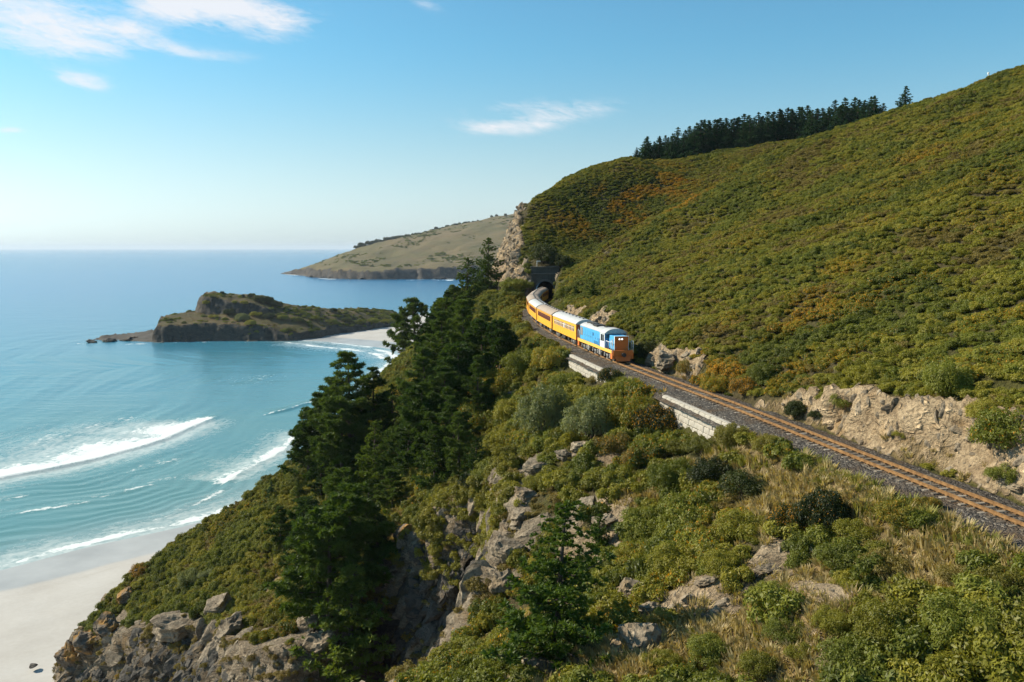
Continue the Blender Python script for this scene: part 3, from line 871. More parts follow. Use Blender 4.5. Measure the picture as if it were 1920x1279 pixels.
# the far headland
fp = [tuple(at_z(px, py, 0)[:2]) for px, py in ((545, 513), (560, 515), (590, 520), (625, 522), (660, 523.5), (720, 524), (780, 523.5), (830, 523.5), (880, 523), (960, 522), (1050, 521))]
fpoly = fp + [(400, 2600), (400, 3600), (-350, 3500), (-560, 2950), (-640, 2620)]
fpts = []
for px, py, y in ((565, 506, 2230), (580, 500, 2250), (600, 492, 2300), (650, 474, 2400), (700, 457, 2500), (750, 446, 2570), (800, 436, 2650), (850, 424, 2700), (900, 413, 2750), (955, 403, 2800), (1050, 392, 2850)):
    p_ = at_y(px, py, y)
    fpts += [tuple(p_), (p_[0] - 40, p_[1] + 250, p_[2] * .95), (p_[0] - 80, p_[1] + 600, p_[2] * .8)]
for px, py, y in ((600, 501, 2120), (650, 500, 2020), (700, 500, 1975), (760, 500, 1965), (830, 500, 1965), (900, 500, 1970), (1000, 499, 1990),
                  (650, 488, 2200), (720, 482, 2200), (800, 475, 2200), (880, 466, 2200), (960, 460, 2200)):
    fpts.append(tuple(at_y(px, py, y)))
far_head, zfar, _ = headland('far_headland', fpoly, fpts, np.arange(-760, 200, 5.0), np.arange(1850, 3300, 7.0), 1.9, 9.0, M['far_headland'], 4.5)
fr = [tuple(at_z(px, py, 0)[:2]) for px, py in ((527, 513.5), (560, 516), (590, 520), (600, 517), (560, 511.5))]
frp = [(*tuple(at_z(px, py, 0)[:2]), z) for px, py, z in ((535, 513.4, 3), (550, 513.5, 6), (575, 516, 5), (590, 518, 6))]
headland('far_reef', fr, frp, np.arange(-680, -470, 3.0), np.arange(2050, 2420, 4.0), .8, 3.0, M['dark_rock'], 1.0)

# ------------------------------------------------------------------ beach and sea
SHORE = [tuple(at_z(px, py, 0)[:2]) for px, py in ((-400, 1135), (-150, 1093), (0, 1065), (158, 1023), (333, 986), (492, 942), (600, 880), (675, 800), (722, 730), (745, 690), (752, 668), (735, 656),
                                                     (690, 650), (640, 645), (590, 641), (550, 639))] + [(-162, 690), (-135, 760), (-110, 960)]
SHORE = [(SHORE[0][0] - 300, SHORE[0][1] - 140)] + SHORE
def shore_dist(x, y):
    d, _, _, left, s = poly_dist(x, y, SHORE, closed=False)
    return np.where(left, d, -d), s          # positive seaward
bx = grid_axis([(-420, -140, 6.0), (-140, -40, 1.5), (-40, 110, 8)])
by = grid_axis([(-60, 110, 8.0), (110, 260, 1.5), (260, 560, 4.0), (560, 900, 3.0)])
BX, BY = np.meshgrid(bx, by)
bd, bs = shore_dist(BX, BY)
inl = -bd
BZ = np.where(inl > 2, np.minimum(.03 * (inl - 2), .6 + .055 * np.maximum(inl - 15, 0)), (inl - 2) * .05)
BZ = np.minimum(BZ, 4.5) + sstep(5, 25, inl) * (.06 * fbm(BX / 6, BY / 6, 0, 4, 3))
BZ = np.maximum(BZ, -2.0)
wetw = np.where(BY > 400, 26, 15 + 3 * vnoise(BX / 30, BY / 30, 0, 5))
wetm = sstep(wetw + 6, wetw - 5, inl)
bi = np.arange(BX.size).reshape(BX.shape)
BQ = np.stack([bi[:-1, :-1], bi[:-1, 1:], bi[1:, 1:], bi[1:, :-1]], -1)
bm_ = np.maximum(np.maximum(BZ[:-1, :-1], BZ[1:, 1:]), np.maximum(BZ[:-1, 1:], BZ[1:, :-1]))
beach = put('beach', np_mesh('beach', np.stack([BX, BY, BZ], -1).reshape(-1, 3), BQ[bm_ > -1.6], dict(wet=wetm, inl=inl), smooth=True), M['sand'])
tag(beach, kind='structure')

sxs = np.r_[-60000, -20000, -8000, -3500, -1800, -1000, -780, grid_axis([(-700, -520, 7.0), (-520, -380, 6.0), (-380, -40, 1.1), (-40, 60, 10)]), 300, 1000, 3000, 9000, 60000]
sys_ = np.r_[-2000, -500, -100, grid_axis([(20, 120, 8), (120, 420, 1.1), (420, 700, 1.6), (700, 1000, 6)]), 1100, 1300, 1600, 1800, grid_axis([(1880, 2500, 9)]), 2700, 3500, 5000, 8000, 14000, 26000, 60000]
SX, SY = np.meshgrid(sxs, sys_)
sdist, ss_ = shore_dist(SX, SY)
foam = np.zeros_like(SX); wash_ = np.zeros_like(SX); lift = np.zeros_like(SX)
def surf(pix, width, strength, back=1.0, washw=0.0, height=.5, ends=.12, frontw=.8):
    global foam, wash_, lift
    pl = [tuple(at_z(px, py, 0)[:2]) for px, py in pix]
    P = np.array(pl)
    # a smooth line through the points
    tt = np.linspace(0, len(P) - 1, len(P) * 5)
    k = np.clip(tt.astype(int), 0, len(P) - 2); f = tt - k
    Pm, P0, P1, P2 = P[np.maximum(k - 1, 0)], P[k], P[k + 1], P[np.minimum(k + 2, len(P) - 1)]
    f = f[:, None]
    S = .5 * (2 * P0 + (P1 - Pm) * f + (2 * Pm - 5 * P0 + 4 * P1 - P2) * f**2 + (3 * P0 - Pm - 3 * P1 + P2) * f**3)
    S = S + np.stack([fbm(S[:, 0] / 9, S[:, 1] / 9, 0, 2, 2), fbm(S[:, 0] / 9, S[:, 1] / 9, 7, 3, 2)], 1) * .5
    near_ = (SX > S[:, 0].min() - 60) & (SX < S[:, 0].max() + 60) & (SY > S[:, 1].min() - 60) & (SY < S[:, 1].max() + 60)
    ii = np.nonzero(near_)
    d, _, _, left, s = poly_dist(SX[ii], SY[ii], S, closed=False)
    n = np.where(left, d, -d)                 # positive seaward
    Lt = s.max()
    e = sstep(0, ends * Lt + 1e-6, s) * sstep(Lt, Lt * (1 - ends) - 1e-6, s)
    along = .75 + .35 * fbm(s / 14, 0, 0, 77, 3)
    w = width * (.35 + .65 * e) * (1 + .25 * vnoise(s / 10, 1, 0, 78))
    fo_ = np.where(n >= 0, np.clip(1 - (n / w), 0, 1) ** .8, np.clip(1 + n / frontw, 0, 1)) * e * along * strength
    wa = (np.where(n >= 0, np.exp(-(n / (w * 2.2)) ** 2), np.exp(-(n / (washw + .5)) ** 2))) * e * .75 * strength
    foam[ii] = np.maximum(foam[ii], fo_)
    if washw > 0:
        wash_[ii] = np.maximum(wash_[ii], wa)
    lift[ii] = np.maximum(lift[ii], height * e * np.where(n >= 0, np.exp(-(n / 5.0) ** 2), np.exp(-(n / 1.1) ** 2)))
surf([(-260, 948), (-120, 925), (0, 898), (100, 879), (200, 856), (300, 828), (365, 801), (425, 775)], 24, 1.25, washw=13, height=.75, ends=.18)
surf([(-260, 1010), (0, 968), (140, 946), (300, 905), (400, 872)], 5, .42, washw=3, height=.08, ends=.3)
surf([(60, 930), (200, 900), (330, 862), (420, 828)], 12, .30, washw=10, height=.05, ends=.35)
surf([(-100, 870), (80, 830), (230, 790), (330, 765)], 22, .34, washw=10, height=.05, ends=.35)
surf([(-260, 975), (-100, 955), (0, 938), (60, 928), (120, 915)], 3.5, .55, washw=2, height=.15, ends=.3)
surf([(480, 782), (530, 771), (580, 757), (620, 748)], 2.6, .75, washw=0, height=.6, ends=.25)
surf([(405, 915), (470, 878), (520, 850), (560, 826), (610, 800)], 7.0, 1.1, washw=6, height=.3, ends=.12)
surf([(-200, 1098), (0, 1062), (80, 1041), (158, 1021), (240, 1002), (333, 984), (420, 962), (492, 940), (560, 905)], 5.5, 1.0, washw=14, height=.05, ends=.05)
surf([(160, 1004), (250, 985), (330, 962), (400, 930), (450, 900)], 2.6, .62, washw=4, height=.1, ends=.3)
surf([(700, 742), (726, 715), (742, 690), (746, 672), (725, 659), (680, 652)], 7, .9, washw=16, height=.4, ends=.15, frontw=4)
surf([(665, 765), (705, 715), (722, 692), (733, 676)], 5, .85, washw=10, height=.6, ends=.2)
surf([(520, 641), (555, 645), (600, 651), (650, 656), (700, 664), (722, 676)], 9, .8, washw=20, height=.2, ends=.12, frontw=3)
surf([(555, 638), (610, 642), (660, 648), (700, 653)], 7, .8, washw=12, height=.1, ends=.1)
surf([(425, 730), (480, 718), (545, 694)], 24, .30, washw=14, height=.2, ends=.35)
surf([(430, 642.5), (480, 642), (520, 642)], 3, .5, washw=0, height=.1, ends=.3)
surf([(225, 646), (250, 645.5), (290, 644.5)], 3, .7, washw=3, height=.1, ends=.3)
surf([(130, 644), (150, 645), (190, 646)], 3, .6, washw=3, height=.1, ends=.3)
surf([(290, 644), (350, 642.5), (420, 641)], 2.2, .55, washw=0, height=.1, ends=.3)
# thin surf along the far headland
for pl_ in ([(590, 521.5), (610, 523), (640, 524.6)], [(655, 525), (690, 525.6), (720, 525.8)], [(735, 525.6), (765, 525.4), (800, 525.2)], [(527, 514.2), (545, 515.4), (560, 517)], [(810, 525.2), (860, 525)]):
    surf(pl_, 22, .9, washw=0, height=.1, ends=.3, frontw=12)
swell = np.zeros_like(SX)
inreg = (SX > -520) & (SX < 60) & (SY > 20) & (SY < 1000)
ang = sdist + 9 * fbm(SX / 120, SY / 120, 0, 6, 3)
a1 = sstep(900, 500, SY) * inreg
swell += .15 * (1 + .8 * fbm(SX / 45, SY / 45, 0, 55, 2)) * np.sin(ang * 2 * np.pi / 27 + .8 * fbm(SX / 60, SY / 60, 1, 7, 2)) ** 3 * sstep(30, 70, sdist) * a1
a2 = a1 * sstep(6, 14, sdist) * sstep(85, 55, sdist) * sstep(380, 240, SY)
swell += .055 * (1 + .9 * fbm(SX / 18, SY / 18, 0, 56, 2)) * np.sin((ang + 5.5 * fbm(SX / 26, SY / 26, 4, 17, 3)) * 2 * np.pi / 5.2) * a2
sea_z = swell + lift - .02
sea_z = np.where(inreg, sea_z, 0)
SI = np.arange(SX.size).reshape(SX.shape)
SQ = np.stack([SI[:-1, :-1], SI[:-1, 1:], SI[1:, 1:], SI[1:, :-1]], -1).reshape(-1, 4)
sea = put('sea', np_mesh('sea', np.stack([SX, SY, sea_z], -1).reshape(-1, 3), SQ,
      dict(shore=np.where(inreg, sdist, 200), foam=foam, wash=wash_, cu=np.where(inreg, sdist, 0), cv=np.where(inreg, ss_, 0)), smooth=True), M['sea'])
tag(sea, kind='structure')
# seaward surf line at the far headland, as low foam ribbons on the water
# ------------------------------------------------------------------ ballast and track
S0, S1 = 4.0, float(s_of_y(231.0))
st = np.arange(S0, S1, .22)
offs = np.array([-3.5, -2.85, -2.6, -2.35, -2.1, -1.7, -1.35, -1.05, -.8, -.55, -.25, 0, .25, .55, .8, 1.05, 1.35, 1.7, 2.1, 2.6, 3.2])
prof = np.array([-.35, -.05, .12, .17, .19, .20, .25, .285, .29, .285, .28, .28, .28, .285, .29, .285, .25, .12, .08, .06, -.15])
BV, rust = [], []
for i, s in enumerate(st):
    for o_, z_ in zip(offs, prof):
        q, _t = track_at(s, o_)
        BV.append((q[0], q[1], 57.0 + z_))
        rust.append(.75 * math.exp(-(min(abs(o_ - .62), abs(o_ + .62)) / .22) ** 2))
BV = np.array(BV)
jit = .035 * fbm(BV[:, 0] * 2.2, BV[:, 1] * 2.2, 0, 5, 3) + .05 * fbm(BV[:, 0] * .5, BV[:, 1] * .5, 3, 6, 2) * (np.abs(np.tile(offs, len(st))) > 1.4)
BV[:, 2] += jit
inner = np.abs(np.tile(offs, len(st))) < 1.1
BV[inner, 2] = np.minimum(BV[inner, 2], 57.0 + .30)
k = len(offs)
ii = np.arange(len(BV)).reshape(-1, k)
BQ2 = np.stack([ii[:-1, :-1], ii[:-1, 1:], ii[1:, 1:], ii[1:, :-1]], -1).reshape(-1, 4)
bal = put('ballast_bed', np_mesh('ballast_bed', BV, BQ2, dict(rust=rust), smooth=True), M['ballast'])
tag(bal, kind='structure')

track = empty('railway_track', (float(trackx(40)), 40, 57.3), label='single railway track with rust brown rails curving along the hillside to the tunnel', cat='railway track')
def rail_mesh(off, name):
    pr = [(-.07, 0), (.07, 0), (.07, .02), (.016, .035), (.016, .115), (.036, .125), (.036, .16), (-.036, .16), (-.036, .125), (-.016, .115), (-.016, .035), (-.07, .02)]
    vs, fs = [], []
    sst = np.arange(S0, S1, .6)
    for s in sst:
        q, (tx, ty) = track_at(s, off)
        for a, b in pr:
            vs.append((q[0] + ty * a, q[1] - tx * a, RAIL - .16 + b))
    n = len(pr)
    for i in range(len(sst) - 1):
        for j in range(n):
            fs.append((i * n + j, i * n + (j + 1) % n, (i + 1) * n + (j + 1) % n, (i + 1) * n + j))
    me = np_mesh(name, vs, fs)
    o = put(name, me, M['rail_steel'])
    o.parent = track
    o.matrix_parent_inverse = Matrix.Translation(-track.location)
    return o
for sgn in (-1, 1):
    rail_mesh(sgn * .57, 'rail')
slp_me = MB().box((0, 0, 0), (2.15, .23, .15), bev=.012).mesh('sleeper')
slp_me.materials.append(M['sleeper_wood'])
def put_sleeper(s):
    q, (tx, ty) = track_at(s + random.uniform(-.03, .03), random.uniform(-.05, .05))
    o = bpy.data.objects.new('sleeper', slp_me)
    COL.objects.link(o)
    o.parent = track
    o.location = Vector((q[0], q[1], RAIL - .182 - .075 + random.uniform(-.02, .008))) - track.location
    o.rotation_euler = (0, 0, math.atan2(-tx, ty) + random.uniform(-.02, .02))
s_ = float(s_of_y(26.0))
cnt = 0
while s_ < S1 - 1 and cnt < 290:
    put_sleeper(s_)
    s_ += .66
    cnt += 1
# rail clips and plates, too small to single out
mb = MB()
s_ = float(s_of_y(26.0))
while s_ < float(s_of_y(92)):
    for sgn in (-1, 1):
        for e_ in (-1, 1):
            q, (tx, ty) = track_at(s_, sgn * .57 + e_ * .12)
            mb.box((q[0] - track.location[0], q[1] - track.location[1], RAIL - .150 - track.location[2]), (.11, .16, .03))
    s_ += .66
fast = mb.build('rail_fastenings', M['rail_steel'], track)
fast['kind'] = 'stuff'

# ------------------------------------------------------------------ whitewashed retaining walls below the ballast shoulder
def retaining_wall(y0, y1, off, height, label):
    s0, s1 = float(s_of_y(y0)), float(s_of_y(y1))
    q0, _ = track_at(s0, off)
    root = empty('retaining_wall', (q0[0], q0[1], 57.06 - height), label=label, cat='wall', group='whitewashed walls holding up the railway line')
    L = s1 - s0
    rows = int(height / .42)
    rh = height / rows
    core = MB()
    nseg = max(3, int(L / 1.2))
    for i in range(nseg):
        sm = s0 + L * (i + .5) / nseg
        q, (tx, ty) = track_at(sm, off + .42)
        core.box((q[0] - root.location[0], q[1] - root.location[1], height / 2 - .32), (.55, L / nseg + .02, height + .45), rot=Matrix.Rotation(math.atan2(-tx, ty), 3, 'Z'))
    core.build('wall_core', M['white_stone'], root)
    shapes = []
    for w in range(4):
        b = MB().box((0, 0, 0), (.30, .86 + .05 * w, rh - .035), bev=.035)
        me = b.mesh('stone_block'); me.materials.append(M['white_stone']); shapes.append(me)
    for r in range(rows):
        s = s0 + (0 if r % 2 else -.35) + .46
        while s < s1 - .2:
            j = random.randrange(4)
            q, (tx, ty) = track_at(s, off + .12 + random.uniform(-.022, .022) + .05 * (rows - r) * -.25)
            o = bpy.data.objects.new('stone_block', shapes[j]); COL.objects.link(o)
            o.parent = root
            o.location = (q[0] - root.location[0], q[1] - root.location[1], rh * (r + .5) + .0)
            o.rotation_euler = (0, random.uniform(-.02, .02), math.atan2(-tx, ty) + random.uniform(-.015, .015))
            s += .90 + .05 * j
    for i in range(int(L / 1.5)):
        q, (tx, ty) = track_at(s0 + 1.5 * (i + .5), off + .17)
        c = MB().box((0, 0, 0), (.34, 1.47, .07), bev=.02).build('coping_stone', M['white_stone'], root, (q[0] - root.location[0], q[1] - root.location[1], height + .037), (0, 0, math.atan2(-tx, ty)))
    return root
retaining_wall(60.2, 75.5, -3.05, 2.5, 'white stone retaining wall under the line, the nearer one with the dark gorse bush before it')
retaining_wall(87.5, 104.5, -3.05, 1.7, 'white stone retaining wall below the blue locomotive, the farther and partly overgrown one')

# ------------------------------------------------------------------ tunnel portal
px_, (ptx, pty) = track_at(float(s_of_y(PORTAL_Y)))
prot = math.atan2(-ptx, pty)
portal = empty('tunnel_portal', (px_[0], px_[1], 57.0), (0, 0, 0), label='dark concrete tunnel portal with round arch and flat parapet', cat='tunnel portal')
W2, AR, SPR, HT = 3.25, 2.05, 3.3, 8.6      # half width, arch radius, springing height, wall height
n = 20
arch = [(-AR, 0)] + [(-AR * math.cos(math.pi * i / n), SPR + AR * .95 * math.sin(math.pi * i / n)) for i in range(n + 1)] + [(AR, 0)]
def arch_wall(mb, y0, y1, inner, outer_w, top):
    """wall with an arched opening, thickness y0..y1"""
    outer = []
    for x, z in inner:
        if z <= SPR + 1e-6:
            outer.append((-outer_w if x < 0 else outer_w, z))
        else:
            # walk round the rectangle
            a = math.atan2(z - SPR, x)
            r = min(outer_w / max(abs(math.cos(a)), 1e-6), (top - SPR) / max(math.sin(a), 1e-6))
            outer.append((r * math.cos(a), SPR + r * math.sin(a)))
    m_ = len(inner)
    vs = [(x, y0, z) for x, z in inner] + [(x, y0, z) for x, z in outer] + [(x, y1, z) for x, z in inner] + [(x, y1, z) for x, z in outer]
    fs = []
    for i in range(m_ - 1):
        fs.append((i, i + 1, m_ + i + 1, m_ + i))
        fs.append((2 * m_ + i, 3 * m_ + i, 3 * m_ + i + 1, 2 * m_ + i + 1))
        fs.append((i, 2 * m_ + i, 2 * m_ + i + 1, i + 1))
        fs.append((m_ + i, m_ + i + 1, 3 * m_ + i + 1, 3 * m_ + i))
    mb.add(vs, fs)
mb = MB(); arch_wall(mb, 0.0, .9, arch, W2, 6.9)
mb.add([(-W2, 0, 6.9), (-W2, .9, 6.9), (W2, .9, 6.9), (W2, 0, 6.9)], [(0, 1, 2, 3)])
mb.build('portal_wall', M['concrete_dark'], portal)
# voussoirs of the arch ring, one by one
NV = 15
for i in range(NV):
    a0, a1 = math.pi * i / NV + .012, math.pi * (i + 1) / NV - .012
    r0, r1 = AR + .0, AR + .52
    vs = []
    for y in (-.14, .06):
        for r, a in ((r0, a0), (r1, a0), (r1, a1), (r0, a1)):
            vs.append((-r * math.cos(a), y, SPR + .95 * r * math.sin(a)))
    mbv = MB(); mbv.add(vs, [(0, 1, 2, 3), (7, 6, 5, 4), (0, 4, 5, 1), (1, 5, 6, 2), (2, 6, 7, 3), (3, 7, 4, 0)])
    mbv.build('arch_stone', M['concrete_arch'], portal)
MB().box((0, .38, 7.05), (2 * W2 + .35, 1.25, .28), bev=.03).build('string_course', M['concrete_arch'], portal)
MB().box((0, .5, 7.83), (2 * W2 + .05, .8, 1.28), bev=.03).build('parapet', M['concrete_dark'], portal)
MB().box((0, .45, 8.57), (2 * W2 + .45, 1.15, .2), bev=.04).build('coping', M['concrete_arch'], portal)
for sg in (-1, 1):
    MB().box((sg * (W2 - .35), -.16, 3.4), (.7, .3, 6.85), bev=.03).build('pilaster', M['concrete_dark'], portal)
# sloping wing wall on the seaward side
mb = MB()
mb.add([(-W2 - .02, -.1, -.3), (-W2 - .02, -.1, 5.6), (-W2 - 1.6, -6.5, .9), (-W2 - 1.6, -6.5, -.3), (-W2 - .55, 0.0, -.3), (-W2 - .55, 0.0, 5.6), (-W2 - 2.1, -6.4, .9), (-W2 - 2.1, -6.4, -.3)],
       [(0, 1, 2, 3), (7, 6, 5, 4), (1, 5, 6, 2), (3, 2, 6, 7), (0, 4, 5, 1)])
mb.build('wing_wall', M['concrete_arch'], portal)
# lining of the bore
tun = MB()
vs, fs = [], []
ring = arch
steps = 16
for kx in range(steps + 1):
    y = PORTAL_Y + .5 + 27 * kx / steps
    cx = float(trackx(y)) - px_[0]
    for x, z in ring:
        vs.append((cx + x, y - px_[1], z))
m_ = len(ring)
for kx in range(steps):
    for i in range(m_ - 1):
        fs.append((kx * m_ + i, (kx + 1) * m_ + i, (kx + 1) * m_ + i + 1, kx * m_ + i + 1))
fs.append(tuple(steps * m_ + i for i in range(m_)))
tun.add(vs, fs)
tun.build('tunnel_lining', M['soot'], portal)
portal.rotation_euler = (0, 0, 0)

# little white signal board standing over the portal
sg_ = empty('signal_board', (px_[0] - 1.9, px_[1] + .9, 65.55), label='small white board on a thin post above the tunnel portal', cat='sign')
MB().tube([(0, 0, 0), (0, 0, 1.55)], .06, 8).build('post', M['white_paint'], sg_)
MB().box((.35, -.07, 1.38), (1.0, .06, .34), bev=.01).build('board', M['white_paint'], sg_)
# white mast on the crest of the hill
_m = at_y(1857, 153, 203)
ms_ = empty('white_mast', (_m[0], 204.0, float(zat(_m[0], 204.0)) - .4), label='thin white mast on the skyline of the hill', cat='mast')
MB().tube([(0, 0, 0), (0, 0, 2.6)], [.14, .10], 8).build('post', M['white_paint'], ms_)
MB().box((0, 0, 2.75), (.35, .35, .5), bev=.05).build('mast_head', M['white_paint'], ms_)

# ------------------------------------------------------------------ the train
def wheelset(mb_w, y, r, half=.56):
    for sg in (-1, 1):
        mb_w.tube([(sg * half - .07, y, r), (sg * half + .07, y, r)], r, 18)
def bogie(parent, y, wheels, r, frame_len, halfw, style='carriage'):
    b = MB()
    for sg in (-1, 1):
        x = sg * halfw
        b.box((x, y, r + .10), (.14, frame_len, .20), bev=.02)
        b.box((x, y, r - .12), (.12, frame_len * .36, .26), bev=.02)
    b.box((0, y, r + .08), (2 * halfw, .4, .2))
    o = b.build('bogie', M['black_iron'], parent)
    for dy in wheels:
        w = MB(); wheelset(w, y + dy, r)
        w.build('wheelset', M['wheel_steel'], o)
    for dy in wheels:
        ab = MB()
        for sg in (-1, 1):
            ab.box((sg * (halfw + .10), y + dy, r), (.16, .26, .30), bev=.03)
            ab.box((sg * (halfw + .09), y + dy, r + .26), (.13, .40, .10), bev=.02)
        ab.build('axle_box', M['steel_grey'], o)
    for sg in (-1, 1):
        sp = MB()
        for e_ in (-.2, 0.0, .2):
            sp.tube([(sg * (halfw + .10), y + e_, r - .22), (sg * (halfw + .10), y + e_, r + .22)], .075, 8)
        sp.box((sg * (halfw + .1), y, r - .25), (.18, .62, .07))
        sp.build('spring', M['steel_grey'], o)
    return o

def roof_profile(w, z0, rise, n=12, drop=.0):
    pts = [(-w, z0)]
    for i in range(1, n):
        a = -1 + 2 * i / n
        pts.append((w * a, z0 + rise * (1 - abs(a) ** 2.6)))
    pts.append((w, z0))
    return pts                 # left to right over the top
def roof_solid(mb, w, z0, rise, y0, y1, thick=.05):
    top = roof_profile(w, z0, rise)
    prof = [(w, z0 - thick), (w, z0)] + top[::-1][1:-1] + [(-w, z0), (-w, z0 - thick)]
    mb.prism(prof, y0, y1)

def carriage(label, roof, style, pale_end=False):
    root = empty('carriage', label=label, cat='carriage', group='yellow carriages of the train')
    L, w, zf, ze = 14.3, 1.24, .92, 2.95
    half = L / 2
    body = MB()
    wz0, wz1 = 1.86, 2.56                              # window band
    nwin = 15 if style == 'open' else 13
    pitch = (L - 1.9) / nwin
    ww = pitch * (.70 if style == 'open' else .62)
    # lower side panels, upper fascia, pillars between the windows, floor
    body.box((0, 0, zf + .06), (2 * w - .06, L, .12))
    for sg in (-1, 1):
        x = sg * (w - .03)
        body.box((x, 0, (zf + wz0) / 2), (.06, L, wz0 - zf))
        body.box((x, 0, (wz1 + ze) / 2), (.06, L, ze - wz1))
        for e_ in (-1, 1):
            body.box((x, e_ * (half - .475), (wz0 + wz1) / 2), (.06, .95, wz1 - wz0))
        body.box((sg * (w + .012), 0, wz0 - .05), (.03, L, .06))
        body.box((sg * (w + .012), 0, wz1 + .06), (.03, L, .05))
        body.box((sg * (w + .012), 0, zf + .05), (.03, L, .08))
        for i in range(int(L / 1.15)):
            body.box((sg * (w + .006), -half + .6 + i * 1.15, (zf + wz0) / 2), (.014, .05, wz0 - zf - .1))
    body.build('body', M['carriage_yellow'], root)
    band = MB()
    for sg in (-1, 1):
        for i in range(nwin + 1):
            y = -half + .95 + i * pitch
            band.box((sg * (w - .03), y, (wz0 + wz1) / 2), (.056, pitch - ww, wz1 - wz0))
        if style == 'band':
            band.box((sg * (w + .02), 0, wz1 + .14), (.02, L - 1.6, .05))
    band.build('window_pillars', M['band_red'] if style == 'band' else (M['carriage_yellow']), root)
    pane = MB().box((0, 0, 0), (.03, ww, wz1 - wz0)).mesh('window'); pane.materials.append(M['window_glass'])
    fr = MB()
    for e_ in (-1, 1):
        fr.box((0, e_ * (ww / 2 - .02), 0), (.05, .045, wz1 - wz0))
    fr.box((0, 0, .12), (.05, ww, .045))
    frame = fr.mesh('window_frame'); frame.materials.append(M['white_paint'] if style == 'open' else M['band_red'])
    for sg in (-1, 1):
        for i in range(nwin):
            y = -half + .95 + (i + .5) * pitch
            o = bpy.data.objects.new('window', pane); COL.objects.link(o); o.parent = root
            o.location = (sg * (w - .05), y, (wz0 + wz1) / 2)
            f_ = bpy.data.objects.new('window_frame', frame); COL.objects.link(f_); f_.parent = o
            f_.location = (sg * .035, 0, 0)
    if style == 'open':                                # the white destination board in the middle of the side
        for sg in (-1, 1):
            MB().box((sg * (w + .03), .35, 2.2), (.03, .42, .62), bev=.008).build('name_board', M['white_paint'], root)
    for e_ in (-1, 1):
        ew = MB()
        pr = [(-w + .02, zf)] + [(w - .02, zf)] + roof_profile(w - .02, ze, .50)[::-1]
        ew.prism(pr, e_ * half - .04, e_ * half + .04)
        ew.box((0, e_ * (half + .07), 1.95), (.85, .08, 1.9), bev=.02)
        o = ew.build('end_wall', M['carriage_red'], root)
        MB().box((0, e_ * (half + .118), 2.0), (.62, .02, 1.7)).build('door', M['band_red'], o)
        for sg in (-1, 1):
            MB().tube([(sg * .95, e_ * (half + .1), 1.1), (sg * .95, e_ * (half + .1), 2.5)], .025, 6).build('handrail', M['white_paint'], o)
        cp = MB()
        cp.box((0, e_ * (half + .22), .82), (.28, .42, .26), bev=.03)
        cp.tube([(0, e_ * (half + .40), .82), (0, e_ * (half + .52), .82)], [.16, .20], 10)
        cp.build('coupling', M['black_iron'], root)
    rf = MB()
    roof_solid(rf, w + .07, ze, .52, -half - .10, half + .10)
    rfo = rf.build('roof', M[roof], root)
    for i in range(7):
        vm = MB()
        y = -half + 1.2 + i * (L - 2.4) / 6
        vm.tube([(0, y, ze + .48), (0, y, ze + .62)], [.13, .11], 10)
        vm.tube([(0, y, ze + .62), (0, y, ze + .70)], [.20, .15], 10)
        vm.build('roof_vent', M['steel_grey'], rfo)
    und = MB()
    und.box((0, 0, .80), (1.5, L - .4, .22))
    for x, y, dx, dy in ((-.8, 1.1, .5, 1.5), (.8, -.8, .5, 1.8), (-.75, -1.6, .5, .8), (.7, 1.6, .5, .7)):
        und.box((x, y, .55), (dx, dy, .45), bev=.04)
    und.build('underframe', M['black_iron'], root)
    st_ = MB()
    for sg in (-1, 1):
        for e_ in (-1, 1):
            st_.box((sg * 1.12, e_ * (half - .45), .52), (.24, .6, .04)); st_.box((sg * 1.2, e_ * (half - .45), .7), (.04, .05, .4))
    st_.build('step', M['black_iron'], root)
    for y in (-half + 2.4, half - 2.4):
        bogie(root, y, (-.9, .9), .43, 2.6, .86)
    return root

